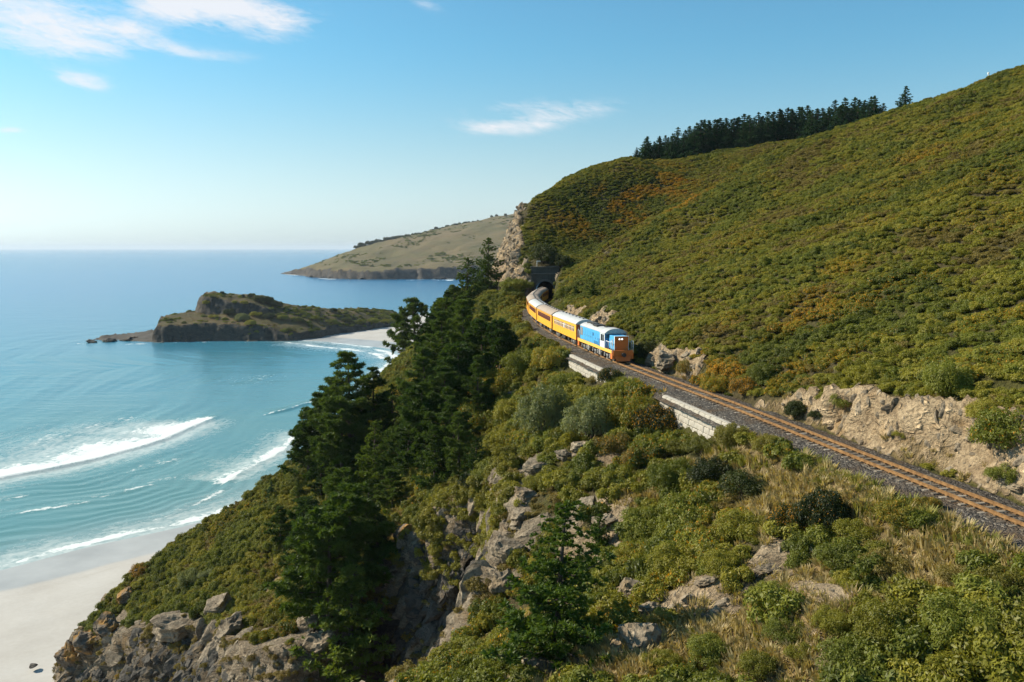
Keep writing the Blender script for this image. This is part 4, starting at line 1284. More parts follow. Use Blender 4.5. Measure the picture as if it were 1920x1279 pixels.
def locomotive():
    root = empty('locomotive', label='blue diesel locomotive with orange nose and silver roof leading the train', cat='locomotive')
    half, w = 7.05, 1.26
    sill = MB()
    for sg in (-1, 1):
        sill.box((sg * (w - .03), 0, 1.14), (.10, 2 * half - .25, .36), bev=.015)
    sill.build('side_sill', M['sill_yellow'], root)
    deck = MB()
    deck.box((0, 0, 1.16), (2 * w - .18, 2 * half - .3, .26))
    deck.build('deck', M['black_iron'], root)
    # long hood
    hood = MB()
    hw, hz0, hz1 = 1.13, 1.30, 2.98
    y0, y1 = -6.25, 2.55
    hood.box((0, (y0 + y1) / 2, (hz0 + hz1) / 2), (2 * hw, y1 - y0, hz1 - hz0), bev=.03)
    hood.build('engine_hood', M['loco_blue'], root)
    yb = y0 + .25
    dw = [.95, .95, .70, .70, .70, .62, .80, .80, .80, .80]
    j = 0
    for sg in (-1, 1):
        y = yb + 1.15
        for k_, d_ in enumerate(dw):
            if y + d_ > y1 - .05: break
            dark = (k_ == 5)
            p_ = MB().box((0, 0, 0), (.035, d_ - .07, 1.34 if not dark else .62), bev=.012)
            o = p_.build('hood_door', M['loco_blue_dark'] if dark else M['loco_blue'], root, (sg * (hw + .014), y + d_ / 2, 2.10 if not dark else 2.52))
            MB().box((sg * .03, d_ * .3, -.1), (.03, .04, .16)).build('handle', M['steel_grey'], o)
            if dark:
                MB().box((0, 0, 0), (.035, d_ - .07, .66), bev=.012).build('hood_door', M['loco_blue'], root, (sg * (hw + .014), y + d_ / 2, 1.80))
            y += d_
        # louvred grille at the back of the hood
        gr = MB()
        gr.box((sg * (hw + .012), yb + .48, 2.30), (.03, .98, .98), bev=.01)
        for i in range(9):
            gr.box((sg * (hw + .035), yb + .48, 1.90 + i * .10), (.03, .92, .035), rot=None)
        gr.build('radiator_grille', M['steel_grey'], root)
        gl = MB()
        for i in range(5):
            gl.box((sg * (hw + .03), y1 - 2.6 + i * .36, 1.55), (.03, .30, .34), bev=.008)
        gl.build('louvre', M['loco_blue_dark'], root)
        mbp = MB().box((sg * (hw + .03), .0, 2.74), (.035, 5.8, .30), bev=.01).build('cantrail_panel', M['loco_blue'], root)
    roof = MB()
    roof_solid(roof, hw + .03, hz1, .36, y0 - .02, y1 - .01, .06)
    rfo = roof.build('roof', M['roof_silver'], root)
    for yy_ in (-5.2, -3.7):
        f_ = MB().tube([(0, yy_, hz1 + .33), (0, yy_, hz1 + .45)], [.55, .52], 20).build('cooling_fan', M['black_iron'], rfo)
        g_ = MB()
        for i in range(6):
            g_.box((0, yy_, hz1 + .46), (1.0, .03, .02), rot=Matrix.Rotation(math.pi * i / 6, 3, 'Z'))
        g_.build('fan_guard', M['steel_grey'], f_)
    MB().box((.25, -1.2, hz1 + .40), (1.1, 1.8, .18), bev=.04).build('exhaust_hatch', M['black_iron'], rfo)
    MB().box((-.1, 1.0, hz1 + .37), (.6, .9, .14), bev=.04).build('exhaust_stack', M['black_iron'], rfo)
    # cab
    cw, c0, c1 = 1.27, 2.55, 4.35
    cb = MB()
    cb.box((0, (c0 + c1) / 2, 1.66), (2 * cw, c1 - c0, .72))
    for sg in (-1, 1):
        for yy_ in (c0 + .14, c1 - .14):
            cb.box((sg * (cw - .05), yy_, 2.4), (.10, .28, .78))
        cb.box((sg * (cw - .05), (c0 + c1) / 2, 2.87), (.10, c1 - c0, .18))
    cbo = cb.build('cab', M['cab_grey'], root)
    cr = MB(); roof_solid(cr, cw + .05, 2.96, .50, c0 - .05, c1 + .16, .06)
    cr.build('cab_roof', M['roof_silver'], cbo)
    cf = MB()
    pr = [(-cw + .01, 1.30), (cw - .01, 1.30), (cw - .01, 2.3), (cw - .01, 2.3)]
    for yy_ in (c1 - .02, c0 + .02):
        cf.box((0, yy_, 1.85), (2 * cw - .02, .06, 1.1))
        cf.prism([(cw - .01, 2.82)] + roof_profile(cw - .01, 2.95, .47)[::-1] + [(-cw + .01, 2.82)], yy_ - .03, yy_ + .03)
        for x in (-cw + .08, -.52, .52, cw - .08):
            cf.box((x, yy_, 2.6), (.12, .06, .46))
    cf.build('cab_front', M['loco_blue_dark'], cbo)
    for x in (-.86, .86):
        for yy_ in (c1 - .02, c0 + .02):
            MB().box((x, yy_, 2.6), (.60, .03, .44)).build('windscreen', M['window_glass'], cbo)
    for sg in (-1, 1):
        for yy_ in (c0 + .59, c0 + 1.21):
            MB().box((sg * (cw - .06), yy_, 2.4), (.03, .60, .76)).build('side_window', M['window_glass'], cbo)
        MB().box((sg * (cw - .05), c0 + .90, 2.4), (.06, .05, .78)).build('window_frame', M['cab_grey'], cbo)
        MB().box((sg * (cw + .005), c0 - .28, 1.75), (.03, .42, .85)).build('cab_step_panel', M['loco_blue_dark'], cbo)
    # short nose
    n0, n1, nw, nt = 4.35, 6.55, .80, 2.80
    ns = MB().box((0, (n0 + n1 - .12) / 2, (1.3 + nt) / 2), (2 * nw, n1 - n0 - .12, nt - 1.3), bev=.05).build('nose', M['loco_blue'], root)
    MB().box((0, n1 - .06, (1.1 + nt) / 2), (2 * nw - .02, .13, nt - 1.14), bev=.05).build('nose_front', M['loco_orange'], root)
    tr = MB()
    tr.box((0, n1 - .06, nt + .012), (2 * nw + .03, .17, .05), bev=.015)
    for sg in (-1, 1):
        tr.box((sg * (nw + .005), n1 - .06, 2.0), (.04, .15, 1.56), bev=.012)
    tr.build('nose_trim', M['white_paint'], root)
    for sg in (-1, 1):
        hl = MB().tube([(sg * .15 + .12, n1, 2.52), (sg * .15 + .12, n1 + .06, 2.52)], [.125, .12], 14).build('headlight', M['steel_grey'], root)
        MB().tube([(sg * .15 + .12, n1 + .055, 2.52), (sg * .15 + .12, n1 + .075, 2.52)], [.10, .095], 14).build('lens', M['lamp_glass'], hl)
        MB().tube([(sg * .62, n1, 1.62), (sg * .62, n1 + .05, 1.62)], .05, 10).build('marker_light', M['steel_grey'], root)
        gr = MB()
        for i in range(8):
            gr.box((sg * (nw + .012), 5.75, 1.75 + i * .09), (.03, .62, .045))
        gr.build('nose_grille', M['steel_grey'], root)
    # headstocks, buffers, steps, pilot
    for e_ in (-1, 1):
        hs = MB()
        hs.box((0, e_ * (half - .04), 1.02), (2.30, .16, .62), bev=.03)
        ho = hs.build('headstock', M['loco_orange'], root)
        for sg in (-1, 1):
            MB().box((sg * 1.06, e_ * (half - .35), .72), (.34, .62, .75), bev=.03).build('corner_step', M['loco_orange'], root)
        pl = MB()
        pl.add([(-.95, e_ * half, .70), (.95, e_ * half, .70), (.75, e_ * (half + .22), .14), (-.75, e_ * (half + .22), .14), (-.95, e_ * (half - .1), .70), (.95, e_ * (half - .1), .70), (.75, e_ * (half + .10), .14), (-.75, e_ * (half + .10), .14)],
               [(0, 1, 2, 3), (7, 6, 5, 4), (0, 4, 5, 1), (2, 6, 7, 3), (1, 5, 6, 2), (3, 7, 4, 0)])
        pl.build('cowcatcher', M['loco_orange'], root)
        cp = MB()
        cp.box((0, e_ * (half + .2), .86), (.34, .36, .34), bev=.04)
        cp.tube([(0, e_ * (half + .35), .86), (0, e_ * (half + .50), .86)], [.20, .24], 12)
        cp.build('coupling', M['black_iron'], root)
        for sg in (-1, 1):
            hr = MB()
            hr.tube([(sg * 1.20, e_ * (half - .12), .75), (sg * 1.20, e_ * (half - .12), 2.32), (sg * 1.20, e_ * (half - .55), 2.32)], .035, 6)
            hr.tube([(sg * 1.20, e_ * (half - .75), 1.30), (sg * 1.20, e_ * (half - .75), 2.32)], .03, 6)
            hr.build('handrail', M['white_paint'], root)
    for sg in (-1, 1):
        hr = MB()
        hr.tube([(sg * 1.17, 4.55, 1.3), (sg * 1.17, 4.55, 2.15), (sg * 1.17, 6.3, 2.15)], .03, 6)
        hr.tube([(sg * 1.17, 5.4, 1.3), (sg * 1.17, 5.4, 2.15)], .025, 6)
        hr.build('handrail', M['white_paint'], root)
    und = MB()
    und.box((0, 0, .95), (1.9, 2 * half - .6, .2))
    und.build('underframe', M['black_iron'], root)
    tk = MB()
    for sg in (-1, 1):
        for y in (-2.32, 2.32):
            tk.box((sg * 1.08, y, .62), (.32, .62, .62), bev=.05)
            tk.tube([(sg * 1.05, y - .55, .66), (sg * 1.05, y + .55, .66)], .13, 10)
    tk.build('air_tank', M['steel_grey'], root)
    for y in (-4.65, 0.0, 4.65):
        bogie(root, y, (-1.0, 1.0), .46, 2.9, .90, 'loco')
    return root

def on_track(root, smid, L):
    """stand a vehicle on the rails: its bogies follow the curve, its nose (+y) points down the line to the camera"""
    qa, _ = track_at(smid - L * .34)
    qb, _ = track_at(smid + L * .34)
    c = (qa + qb) / 2
    d = qa - qb
    root.location = (c[0], c[1], RAIL)
    root.rotation_euler = (0, 0, math.atan2(-d[0], d[1]))
s_front = float(s_of_y(93.0))
loco = locomotive()
on_track(loco, s_front + 7.05, 14.1)
s_c = s_front + 14.1 + .75
specs = [('yellow carriage with open windows and silver roof, coupled behind the blue locomotive', 'roof_silver', 'open'),
         ('yellow carriage with brown roof and dark red window band, second behind the locomotive', 'roof_brown', 'band'),
         ('yellow carriage with silver roof and dark window band between two brown-roofed carriages', 'roof_silver', 'band'),
         ('yellow carriage with brown roof on the bend, fourth behind the locomotive', 'roof_brown', 'band'),
         ('yellow carriage with brown roof, next one outside the tunnel mouth', 'roof_brown', 'band'),
         ('last visible yellow carriage, brown roof half inside the tunnel', 'roof_brown', 'band')]
cache = {}
for lab, rf_, sty in specs:
    key = (rf_, sty)
    if key in cache:
        c_ = copy_tree(cache[key]); c_['label'] = lab
    else:
        c_ = carriage(lab, rf_, sty); cache[key] = c_
    on_track(c_, s_c + 7.15, 14.3)
    s_c += 15.2
# ------------------------------------------------------------------ plants: leaf by leaf
rng = np.random.default_rng(11)
def rand_unit(n):
    v = rng.normal(size=(n, 3))
    return v / np.linalg.norm(v, axis=1, keepdims=True)
def leaves(C, N, size, aspect=1.6, jit=.6, up=0.0):
    """rhombic leaves at C, facing N (jittered); returns verts, quads"""
    n = len(C)
    N = N + jit * rng.normal(size=(n, 3)) + np.array([0, 0, up])
    N /= np.linalg.norm(N, axis=1, keepdims=True)
    T = np.cross(N, rand_unit(n))
    T /= np.linalg.norm(T, axis=1, keepdims=True) + 1e-9
    B = np.cross(N, T)
    s = (np.broadcast_to(size, (n,)) * rng.uniform(.7, 1.3, n))[:, None]
    V = np.stack([C - T * s * aspect * .5, C + B * s * .5, C + T * s * aspect * .5, C - B * s * .5], 1).reshape(-1, 3)
    return V, np.arange(4 * n).reshape(n, 4)
def leaf_mesh(name, V, Q):
    n = len(Q)
    return np_mesh(name, V, Q, fattrs=dict(lv=rng.random(n), lw=rng.random(n)))
def bush_mesh(name, nl, per, leaf, flat=.75, lobe=(.26, .42), spread=.72, spike=0.0):
    """a dome of leafy lobes about 2 units across, standing on z = 0"""
    C, N = [], []
    for i in range(nl):
        a, r = rng.uniform(0, 2 * np.pi), spread * math.sqrt(rng.random())
        z = flat * math.sqrt(max(0, 1 - r * r)) * rng.uniform(.25, .92)
        c = np.array([r * math.cos(a), r * math.sin(a), z])
        lr = rng.uniform(*lobe)
        k = int(per * (lr / .34) ** 2)
        d = rand_unit(k)
        d[:, 2] = np.where(d[:, 2] < -.35, -d[:, 2], d[:, 2])
        rr = lr * rng.uniform(.72, 1.08, k) * np.where(rng.random(k) < spike, 1.25, 1)
        p = c + d * rr[:, None] * np.array([1, 1, .9])
        ok = p[:, 2] > -.05
        C.append(p[ok]); N.append(d[ok])
    C, N = np.concatenate(C), np.concatenate(N)
    V, Q = leaves(C, N, leaf, 2.6, .65, .30)
    return leaf_mesh(name, V, Q)
def tuft_mesh(name, n, h, spread):
    a = rng.uniform(0, 2 * np.pi, n)
    r0 = spread * np.sqrt(rng.random(n)) * .6
    b = np.stack([r0 * np.cos(a), r0 * np.sin(a), np.zeros(n) - .03], 1)
    ln = rng.uniform(.5, 1.0, n) * h
    out = np.stack([np.cos(a), np.sin(a), np.zeros(n)], 1) * (rng.uniform(.1, .75, n) * ln)[:, None]
    tip = b + out + np.stack([0 * a, 0 * a, ln * .85], 1)
    mid = b + out * .4 + np.stack([0 * a, 0 * a, ln * .55], 1)
    side = np.stack([-np.sin(a), np.cos(a), 0 * a], 1) * .028 * h / .5
    V = np.stack([b - side, b + side, mid + side * .9, tip, mid - side * .9], 1)
    V4 = np.concatenate([np.stack([b - side, b + side, mid + side * .9, mid - side * .9], 1), np.stack([mid - side * .9, mid + side * .9, tip + side * .1, tip - side * .1], 1)], 0).reshape(-1, 3)
    Q = np.arange(len(V4)).reshape(-1, 4)
    return leaf_mesh(name, V4, Q)

def limb(vs, fs, pts, radii, n=5):
    m_ = MB()
    m_.tube(pts, radii, n, cap=False)
    o = len(vs)
    vs += m_.v
    fs += [tuple(o + i for i in f) for f in m_.f]
def pine_mesh(seed, H, spread, style):
    """returns (trunk mesh, crown mesh) for a pine of height H"""
    r = random.Random(seed)
    vs, fs = [], []
    lean = (r.uniform(-.03, .03) * H, r.uniform(-.03, .03) * H)
    def axis(t):
        return Vector((lean[0] * t * t + .012 * H * math.sin(3 * t + seed), lean[1] * t * t, H * t))
    limb(vs, fs, [axis(i / 8) for i in range(9)], [H * .021 * (1 - .93 * i / 8) + .02 for i in range(9)], 8)
    C, N, S = [], [], []
    if style == 'spire':
        t, dt = .06, .045
    elif style == 'bushy':
        t, dt = .10, .062
    else:
        t, dt = .05, .042
    while t < .985:
        if style == 'spire':
            L = spread * (1 - t) ** .85 * (.75 + .4 * r.random()) + .08
            nb = 6
        elif style == 'bushy':
            q = (t - .05) / .95
            L = spread * min(1, .45 + 1.9 * q) * (1 - q) ** .68 * 1.2 * (.7 + .45 * r.random()) + .15
            nb = 5
        else:
            L = spread * (1.0 - t) ** .62 * (.7 + .45 * r.random()) + .25
            nb = 5
        for b in range(nb):
            if r.random() < .12: continue
            a = r.uniform(0, 2 * math.pi)
            l = L * r.uniform(.6, 1.15)
            up0, up1 = {'spire': (.10, .45), 'bushy': (.10, .62), 'young': (.05, .5)}[style]
            p0 = axis(t)
            d = Vector((math.cos(a), math.sin(a), 0))
            pts = []
            for i in range(5):
                f = i / 4
                pts.append(p0 + d * l * f + Vector((0, 0, l * (up0 * f + (up1 - up0) * .5 * f * f))) - Vector((0, 0, .10 * l * math.sin(f * 3.1) * (1 - t))))
            limb(vs, fs, pts, [max(.012, .010 * H * (1 - t) * (1 - .8 * i / 4) * .55 + .008) for i in range(5)], 4)
            step = .42 if style != 'spire' else .36
            m_ = max(2, int(l / step))
            for i in range(m_ + 1):
                f = (.42 if style == 'bushy' else .22) + (.58 if style == 'bushy' else .78) * i / m_
                k = min(3, int(f * 4)); ff = f * 4 - k
                pc = pts[k].lerp(pts[k + 1], ff)
                wd = (.30 * l * (1 - f) + .34) if style == 'bushy' else (.34 * l * (1 - f) + .18)
                for e in range(3 if style == 'bushy' else 2):
                    off = Vector((r.uniform(-1, 1), r.uniform(-1, 1), r.uniform(-.25, .45))) * wd
                    C.append(pc + off)
                    N.append((d * .5 + Vector((off.x * .6, off.y * .6, .75 + r.uniform(-.2, .3)))).normalized())
                    S.append(r.uniform(.75, 1.2) * (1.0 if style == 'bushy' else max(.35, 1.05 - .75 * t)))
        t += dt * r.uniform(.8, 1.2)
    # leader
    for i in range(7):
        C.append(axis(.955 + .045 * i / 6)); N.append(Vector((r.uniform(-.3, .3), r.uniform(-.3, .3), 1)).normalized()); S.append(.6 if style != 'bushy' else 1.0)
    C, N, S = np.array(C), np.array(N), np.array(S)
    # each tuft: a brush of needle sprays round its own axis
    per = 26 if style == 'bushy' else 20
    n = len(C)
    ln = {'bushy': .60, 'young': .52, 'spire': .50}[style]
    Cn, Nn, Sn = np.repeat(C, per, 0), np.repeat(N, per, 0), np.repeat(S, per)
    dirs = Nn * .75 + rand_unit(n * per) * .85
    dirs /= np.linalg.norm(dirs, axis=1, keepdims=True)
    side = np.cross(dirs, rand_unit(n * per))
    side /= np.linalg.norm(side, axis=1, keepdims=True) + 1e-9
    l = (ln * Sn * rng.uniform(.7, 1.2, n * per))[:, None]
    w = .055
    base = Cn - dirs * l * .12
    V = np.stack([base, base + dirs * l * .55 + side * w, base + dirs * l, base + dirs * l * .55 - side * w], 1).reshape(-1, 3)
    Q = np.arange(4 * n * per).reshape(-1, 4)
    crown = leaf_mesh('crown', V, Q)
    tm = bpy.data.meshes.new('trunk')
    tm.from_pydata(vs, [], fs)
    tm.polygons.foreach_set('use_smooth', [True] * len(fs))
    tm.update()
    return tm, crown

PINES = {}
for st_, ms, spec in (('bushy', 'pine_needles', [(1, 16, 4.6), (2, 14, 4.8), (3, 17, 4.2), (4, 12, 4.2)]), ('young', 'pine_needles', [(5, 10, 3.1), (6, 9, 2.9), (7, 11, 3.4)]), ('spire', 'pine_bluish', [(8, 12, 3.1), (9, 12, 2.8), (10, 12, 3.4), (11, 12, 3.0)])):
    PINES[st_] = []
    for sd_i, H, sp_ in spec:
        tm, cm = pine_mesh(sd_i, H, sp_, st_)
        tm.materials.append(M['bark']); cm.materials.append(M[ms])
        PINES[st_].append((tm, cm, H))
def plant_pine(name, style, var, loc, height, label, group=None, wide=1.0, cat='tree', rz=None):
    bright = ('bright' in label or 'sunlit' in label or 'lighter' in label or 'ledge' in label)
    tm, cm, H = PINES[style][var % len(PINES[style])]
    s = height / H
    o = empty(name, loc, (0, 0, random.uniform(0, 6.28) if rz is None else rz), label, cat, group)
    o.scale = (s * wide, s * wide, s)
    for nm, me in (('trunk', tm), ('crown', cm)):
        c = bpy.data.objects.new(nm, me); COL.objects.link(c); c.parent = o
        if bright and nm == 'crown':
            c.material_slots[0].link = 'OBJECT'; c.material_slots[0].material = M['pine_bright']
    return o
def pine_at(px, py, y, style, var, label, group='pines on the seaward slope', wide=1.0, minh=3.0, name='pine_tree'):
    p = at_y(px, py, y)
    g = float(zat(p[0], y)) - .25
    return plant_pine(name, style, var, (p[0], y, g), max(minh, p[2] - g), label, group, wide * (1.22 if style == 'bushy' else 1.08))

for a in [
    (655, 663, 134, 'bushy', 0, 'tallest bushy pine, rising against the water on the left edge of the pine clump'),
    (700, 690, 138, 'bushy', 2, 'bushy pine close behind the tallest one, top reaching the surf'),
    (610, 728, 138, 'bushy', 1, 'pine leaning out over the beach, left neighbour of the tallest pine'),
    (578, 790, 139, 'bushy', 3, 'outermost left pine of the clump, ragged branches over the wet sand'),
    (640, 745, 128, 'bushy', 1, 'dense pine in front of the tallest pine'),
    (735, 722, 131, 'young', 0, 'pointed pine just right of the tallest pine, before the white surf'),
    (765, 735, 126, 'young', 1, 'pointed pine before the white surf, second right of the tallest pine'),
    (700, 790, 120, 'young', 2, 'lighter conical pine in the middle of the clump'),
    (745, 800, 117, 'bushy', 3, 'dark pine in the middle of the clump above the shaded gully'),
    (790, 690, 136, 'bushy', 1, 'pine standing before the sandy bay, where the beach meets the clump'),
    (812, 590, 150, 'bushy', 0, 'bushy pine whose top stands beside the far end of the beach'),
    (800, 640, 143, 'bushy', 2, 'pine below the top one at the beach end, branches over the sand'),
    (838, 560, 156, 'bushy', 3, 'pine at the skyline of the clump under the far headland water'),
    (862, 590, 148, 'bushy', 0, 'pine in the upper clump below the terrace path'),
    (905, 615, 140, 'bushy', 2, 'dark pine next to the track bend, upper right of the clump'),
    (935, 632, 132, 'bushy', 3, 'rightmost pine of the upper clump, beside the olive gorse'),
    (850, 655, 133, 'bushy', 1, 'broad dark pine in the heart of the upper clump'),
    (895, 665, 126, 'bushy', 0, 'dark pine shading the gorse on the upper slope'),
    (800, 745, 124, 'bushy', 2, 'dark pine at the lower middle of the clump, branches layered'),
    (845, 730, 121, 'bushy', 3, 'dark pine at the right edge of the clump over the shaded cliff'),
    (780, 830, 113, 'bushy', 1, 'pine on the brink of the dark gully, right side of the clump'),
    (830, 800, 114, 'young', 0, 'small pine on the brink of the dark gully, rightmost in the clump'),
    (655, 915, 93, 'bushy', 1, 'big bright green pine standing on the rock buttress by the gully', 'pines on the seaward slope', 1.1),
    (612, 955, 91, 'bushy', 3, 'bright green pine left of the biggest one on the buttress', 'pines on the seaward slope', 1.1),
    (705, 950, 97, 'bushy', 0, 'dark pine at the head of the gully, beside the buttress', 'pines on the seaward slope', 1.1),
    (560, 985, 108, 'bushy', 2, 'dark pine on the left shoulder of the buttress', 'pines on the seaward slope', 1.1),
    (655, 1060, 88.5, 'young', 1, 'lowest bright pine at the outer end of the buttress', 'pines on the seaward slope', 1.25),
    (735, 880, 106, 'bushy', 1, 'dark pine over the head of the gully', 'pines on the seaward slope', 1.1),
    (525, 950, 122, 'bushy', 0, 'dark pine at the left end of the lower clump', 'pines on the seaward slope', 1.1),
    (575, 935, 118, 'bushy', 3, 'dark pine in the shade between spur scrub and buttress', 'pines on the seaward slope', 1.1),
    (680, 800, 127, 'bushy', 2, 'tall dark pine in the centre of the clump behind the conical one', 'pines on the seaward slope', 1.1),
    (620, 800, 134, 'bushy', 0, 'broad pine on the sea side of the clump below the leaning one', 'pines on the seaward slope', 1.1),
    (600, 850, 130, 'bushy', 2, 'pine on the left flank of the clump above the scrubby spur'),
    (560, 900, 134, 'young', 1, 'young pine at the seaward foot of the clump'),
    (640, 880, 118, 'bushy', 3, 'sunlit green pine in the lower clump'),
    (690, 900, 112, 'young', 2, 'conical pine in the lower clump before the cliff'),
    (600, 950, 117, 'bushy', 0, 'low wide pine with dead grey branches in the lower clump'),
    (650, 985, 108, 'young', 0, 'bright green pine hanging over the cliff edge'),
    (700, 1010, 106.5, 'young', 1, 'pine rooted at the top of the dark cliff'),
    (620, 1050, 104.5, 'young', 2, 'lowest pine of the clump, over the tan rock face'),
    (665, 1090, 102.5, 'young', 0, 'short pine clinging to the cliff below the clump'),
    (530, 985, 126, 'young', 1, 'small dark pine among the scrub left of the clump'),
    (508, 900, 139, 'spire', 1, 'lone small conifer on the spur skyline before the wet sand'),
    (1122, 1020, 57.5, 'young', 1, 'young dark pine just right of the lone ledge pine'),
    (876, 484, 214, 'young', 0, 'smaller conifer left of the cliff by the tunnel'),
    (916, 447, 228, 'young', 2, 'taller conifer standing against the pale cliff by the tunnel'),
    (852, 535, 196, 'bushy', 1, 'low bushy pine at the end of the slope before the far bay'),
    (838, 548, 188, 'bushy', 2, 'round pine on the brink above the far bay'),
    (822, 560, 178, 'bushy', 0, 'dense pine on the brink next to the isolated round tree'),
]:
    pine_at(*a)
for bx_, by_, tx_, ty_, st_, v_, lab in [
    (832, 752, 822, 588, 'bushy', 0, 'tall pine whose top meets the end of the bay beach'), (872, 735, 852, 565, 'bushy', 2, 'tall pine in the upper clump under the cliff terrace'),
    (905, 725, 882, 600, 'bushy', 1, 'thick dark pine in the upper clump, middle'), (940, 712, 918, 600, 'bushy', 3, 'thick dark pine nearest the carriages, top of the clump'),
    (955, 700, 945, 625, 'bushy', 0, 'low dark pine at the clump corner nearest the track'), (862, 795, 850, 645, 'bushy', 3, 'dark pine in mid clump with a flat crown'),
    (895, 800, 880, 668, 'bushy', 2, 'dark pine in mid clump right beside the olive gorse'), (838, 845, 832, 690, 'bushy', 1, 'dark pine over the head of the gully, upper'),
    (800, 815, 795, 655, 'bushy', 0, 'dark pine left of mid clump before the beach'), (908, 668, 898, 575, 'bushy', 2, 'pine below the terrace, right of the tall ones'),
    (872, 655, 862, 556, 'bushy', 1, 'pine below the terrace, on the brink'), (795, 880, 782, 725, 'bushy', 3, 'dark pine at the gully head, left side'),
    (852, 880, 848, 745, 'bushy', 0, 'dark pine at the gully head, right side'), (765, 900, 752, 770, 'bushy', 2, 'dark pine low at the gully head'),
    (862, 905, 858, 775, 'bushy', 2, 'dark pine rooted in the back wall of the gully'), (895, 905, 893, 820, 'young', 0, 'small pine on the brink right of the gully head'),
    (815, 915, 808, 800, 'young', 1, 'small pine on the very brink of the gully')]:
    h_ = hit(bx_, by_)
    p_ = at_y(tx_, ty_, h_[1])
    plant_pine('pine_tree', st_, v_, (h_[0], h_[1], h_[2] - .3), max(4.0, p_[2] - h_[2] + .3), lab, 'pines on the seaward slope', 1.15)
h_ = hit(1050, 1235); p_ = at_y(1045, 945, h_[1])
plant_pine('pine_tree', 'young', 2, (h_[0], h_[1], h_[2] - .3), p_[2] - h_[2] + .3, 'lone pine on the near rock ledge below the white wall', 'pines on the seaward slope', 1.35)
# the isolated round tree above the far end of the beach
plant_pine('macrocarpa_tree', 'bushy', 1, (-28.5, 250, float(zat(-28.5, 250)) - 1), 56 - float(zat(-28.5, 250)), 'isolated dark round-topped tree before the neck of the headland', None, 1.05)
# conifers on the slope over the line
for px, py, top, lab in ((1112, 562, 532, 'small conifer on the slope above the pale rocks by the carriages'), (1080, 556, 538, 'dark rounded conifer on the slope right of the tunnel mouth')):
    h_ = hit(px, py)
    plant_pine('conifer', 'young', 1, (h_[0], h_[1], h_[2] - .2), (py - top) / F * h_[1] + .4, lab, None, 1.2)
# plantation along the ridge
ordw = ['first', 'second', 'third', 'fourth', 'fifth', 'sixth', 'seventh', 'eighth', 'ninth', 'tenth', 'eleventh', 'twelfth', 'thirteenth', 'fourteenth', 'fifteenth', 'sixteenth', 'seventeenth', 'eighteenth', 'nineteenth', 'twentieth']
def ordinal(i):
    if i < 20: return ordw[i]
    return {2: 'twenty-', 3: 'thirty-', 4: 'forty-'}[(i + 1) // 10] + ordw[i % 10] if (i + 1) % 10 else {3: 'thirtieth', 4: 'fortieth', 5: 'fiftieth'}[(i + 1) // 10]
tl = np.array([(1185, 280), (1205, 262), (1250, 258), (1300, 232), (1335, 226), (1400, 220), (1470, 206), (1540, 200), (1610, 190), (1640, 190), (1665, 192), (1700, 168)])
fr_ = [1196 + i * 10.6 for i in range(44)]
for i, px in enumerate(fr_):
    y = 283 + random.uniform(-3, 3) - max(0, (px - 1480)) * .13
    py = float(np.interp(px, tl[:, 0], tl[:, 1])) + random.uniform(-5, 12)
    p = at_y(px + random.uniform(-3, 3), py, y)
    g = float(zat(p[0], y)) - .3
    plant_pine('plantation_pine', 'spire', random.randrange(4), (p[0], y, g), max(5.0, p[2] - g), 'dark plantation pine, %s from the left in the front row on the ridge' % ordinal(i), 'plantation pines along the ridge', 1.7)
for i in range(40):
    px = 1215 + i * 11.3
    y = 291 + random.uniform(-2, 3) - max(0, (px - 1480)) * .13
    py = float(np.interp(px, tl[:, 0], tl[:, 1])) + random.uniform(-10, 6)
    p = at_y(px, py, y)
    g = float(zat(p[0], y)) - .3
    plant_pine('plantation_pine', 'spire', random.randrange(4), (p[0], y, g), max(5.0, p[2] - g), 'dark plantation pine, %s from the left in the back row on the ridge' % ordinal(i), 'plantation pines along the ridge', 1.7)
p = at_y(1698, 162, 236); g = float(zat(p[0], 236)) - .3
plant_pine('plantation_pine', 'spire', 2, (p[0], 236, g), p[2] - g, 'tallest single pine at the right end of the ridge plantation', 'plantation pines along the ridge', 1.5)

# ------------------------------------------------------------------ shrubs one could point at
BUSH = [bush_mesh('foliage', 64, 620, .026, .85, (.15, .27), .76, .25) for _ in range(4)]
DOME = [bush_mesh('foliage', 70, 620, .024, .95, (.15, .25), .78, .1) for _ in range(2)]
RAG = [bush_mesh('foliage', 42, 560, .028, .80, (.14, .28), .84, .35) for _ in range(3)]
for me in BUSH + DOME + RAG:
    me.materials.append(M['gorse'])
def stem_mesh():
    m_ = MB()
    for i in range(5):
        a = i * 1.26 + .3
        m_.tube([(0, 0, -.25), (.18 * math.cos(a), .18 * math.sin(a), .2), (.45 * math.cos(a), .45 * math.sin(a), .5)], [.05, .035, .015], 5)
    me = m_.mesh('stem'); me.materials.append(M['bark']); return me
STEM = stem_mesh()
def shrub(loc, r, hgt, kind, label, yel=0.0, dry=0.0, group='shrubs on the slopes beside the line', name='gorse_bush', cat='shrub'):
    pool = DOME if kind in ('pale_shrub',) else (RAG if kind == 'brown_shrub' else BUSH + RAG[:2])
    me = pool[random.randrange(len(pool))]
    o = empty(name, loc, (0, 0, random.uniform(0, 6.28)), label, cat, group)
    o.scale = (r, r * random.uniform(.88, 1.12), hgt / .95)
    c = bpy.data.objects.new('foliage', me); COL.objects.link(c); c.parent = o
    c.material_slots[0].link = 'OBJECT'
    c.material_slots[0].material = M[kind]
    c['yel'] = float(yel); c['dry'] = float(dry)
    s_ = bpy.data.objects.new('stem', STEM); COL.objects.link(s_); s_.parent = o
    return o
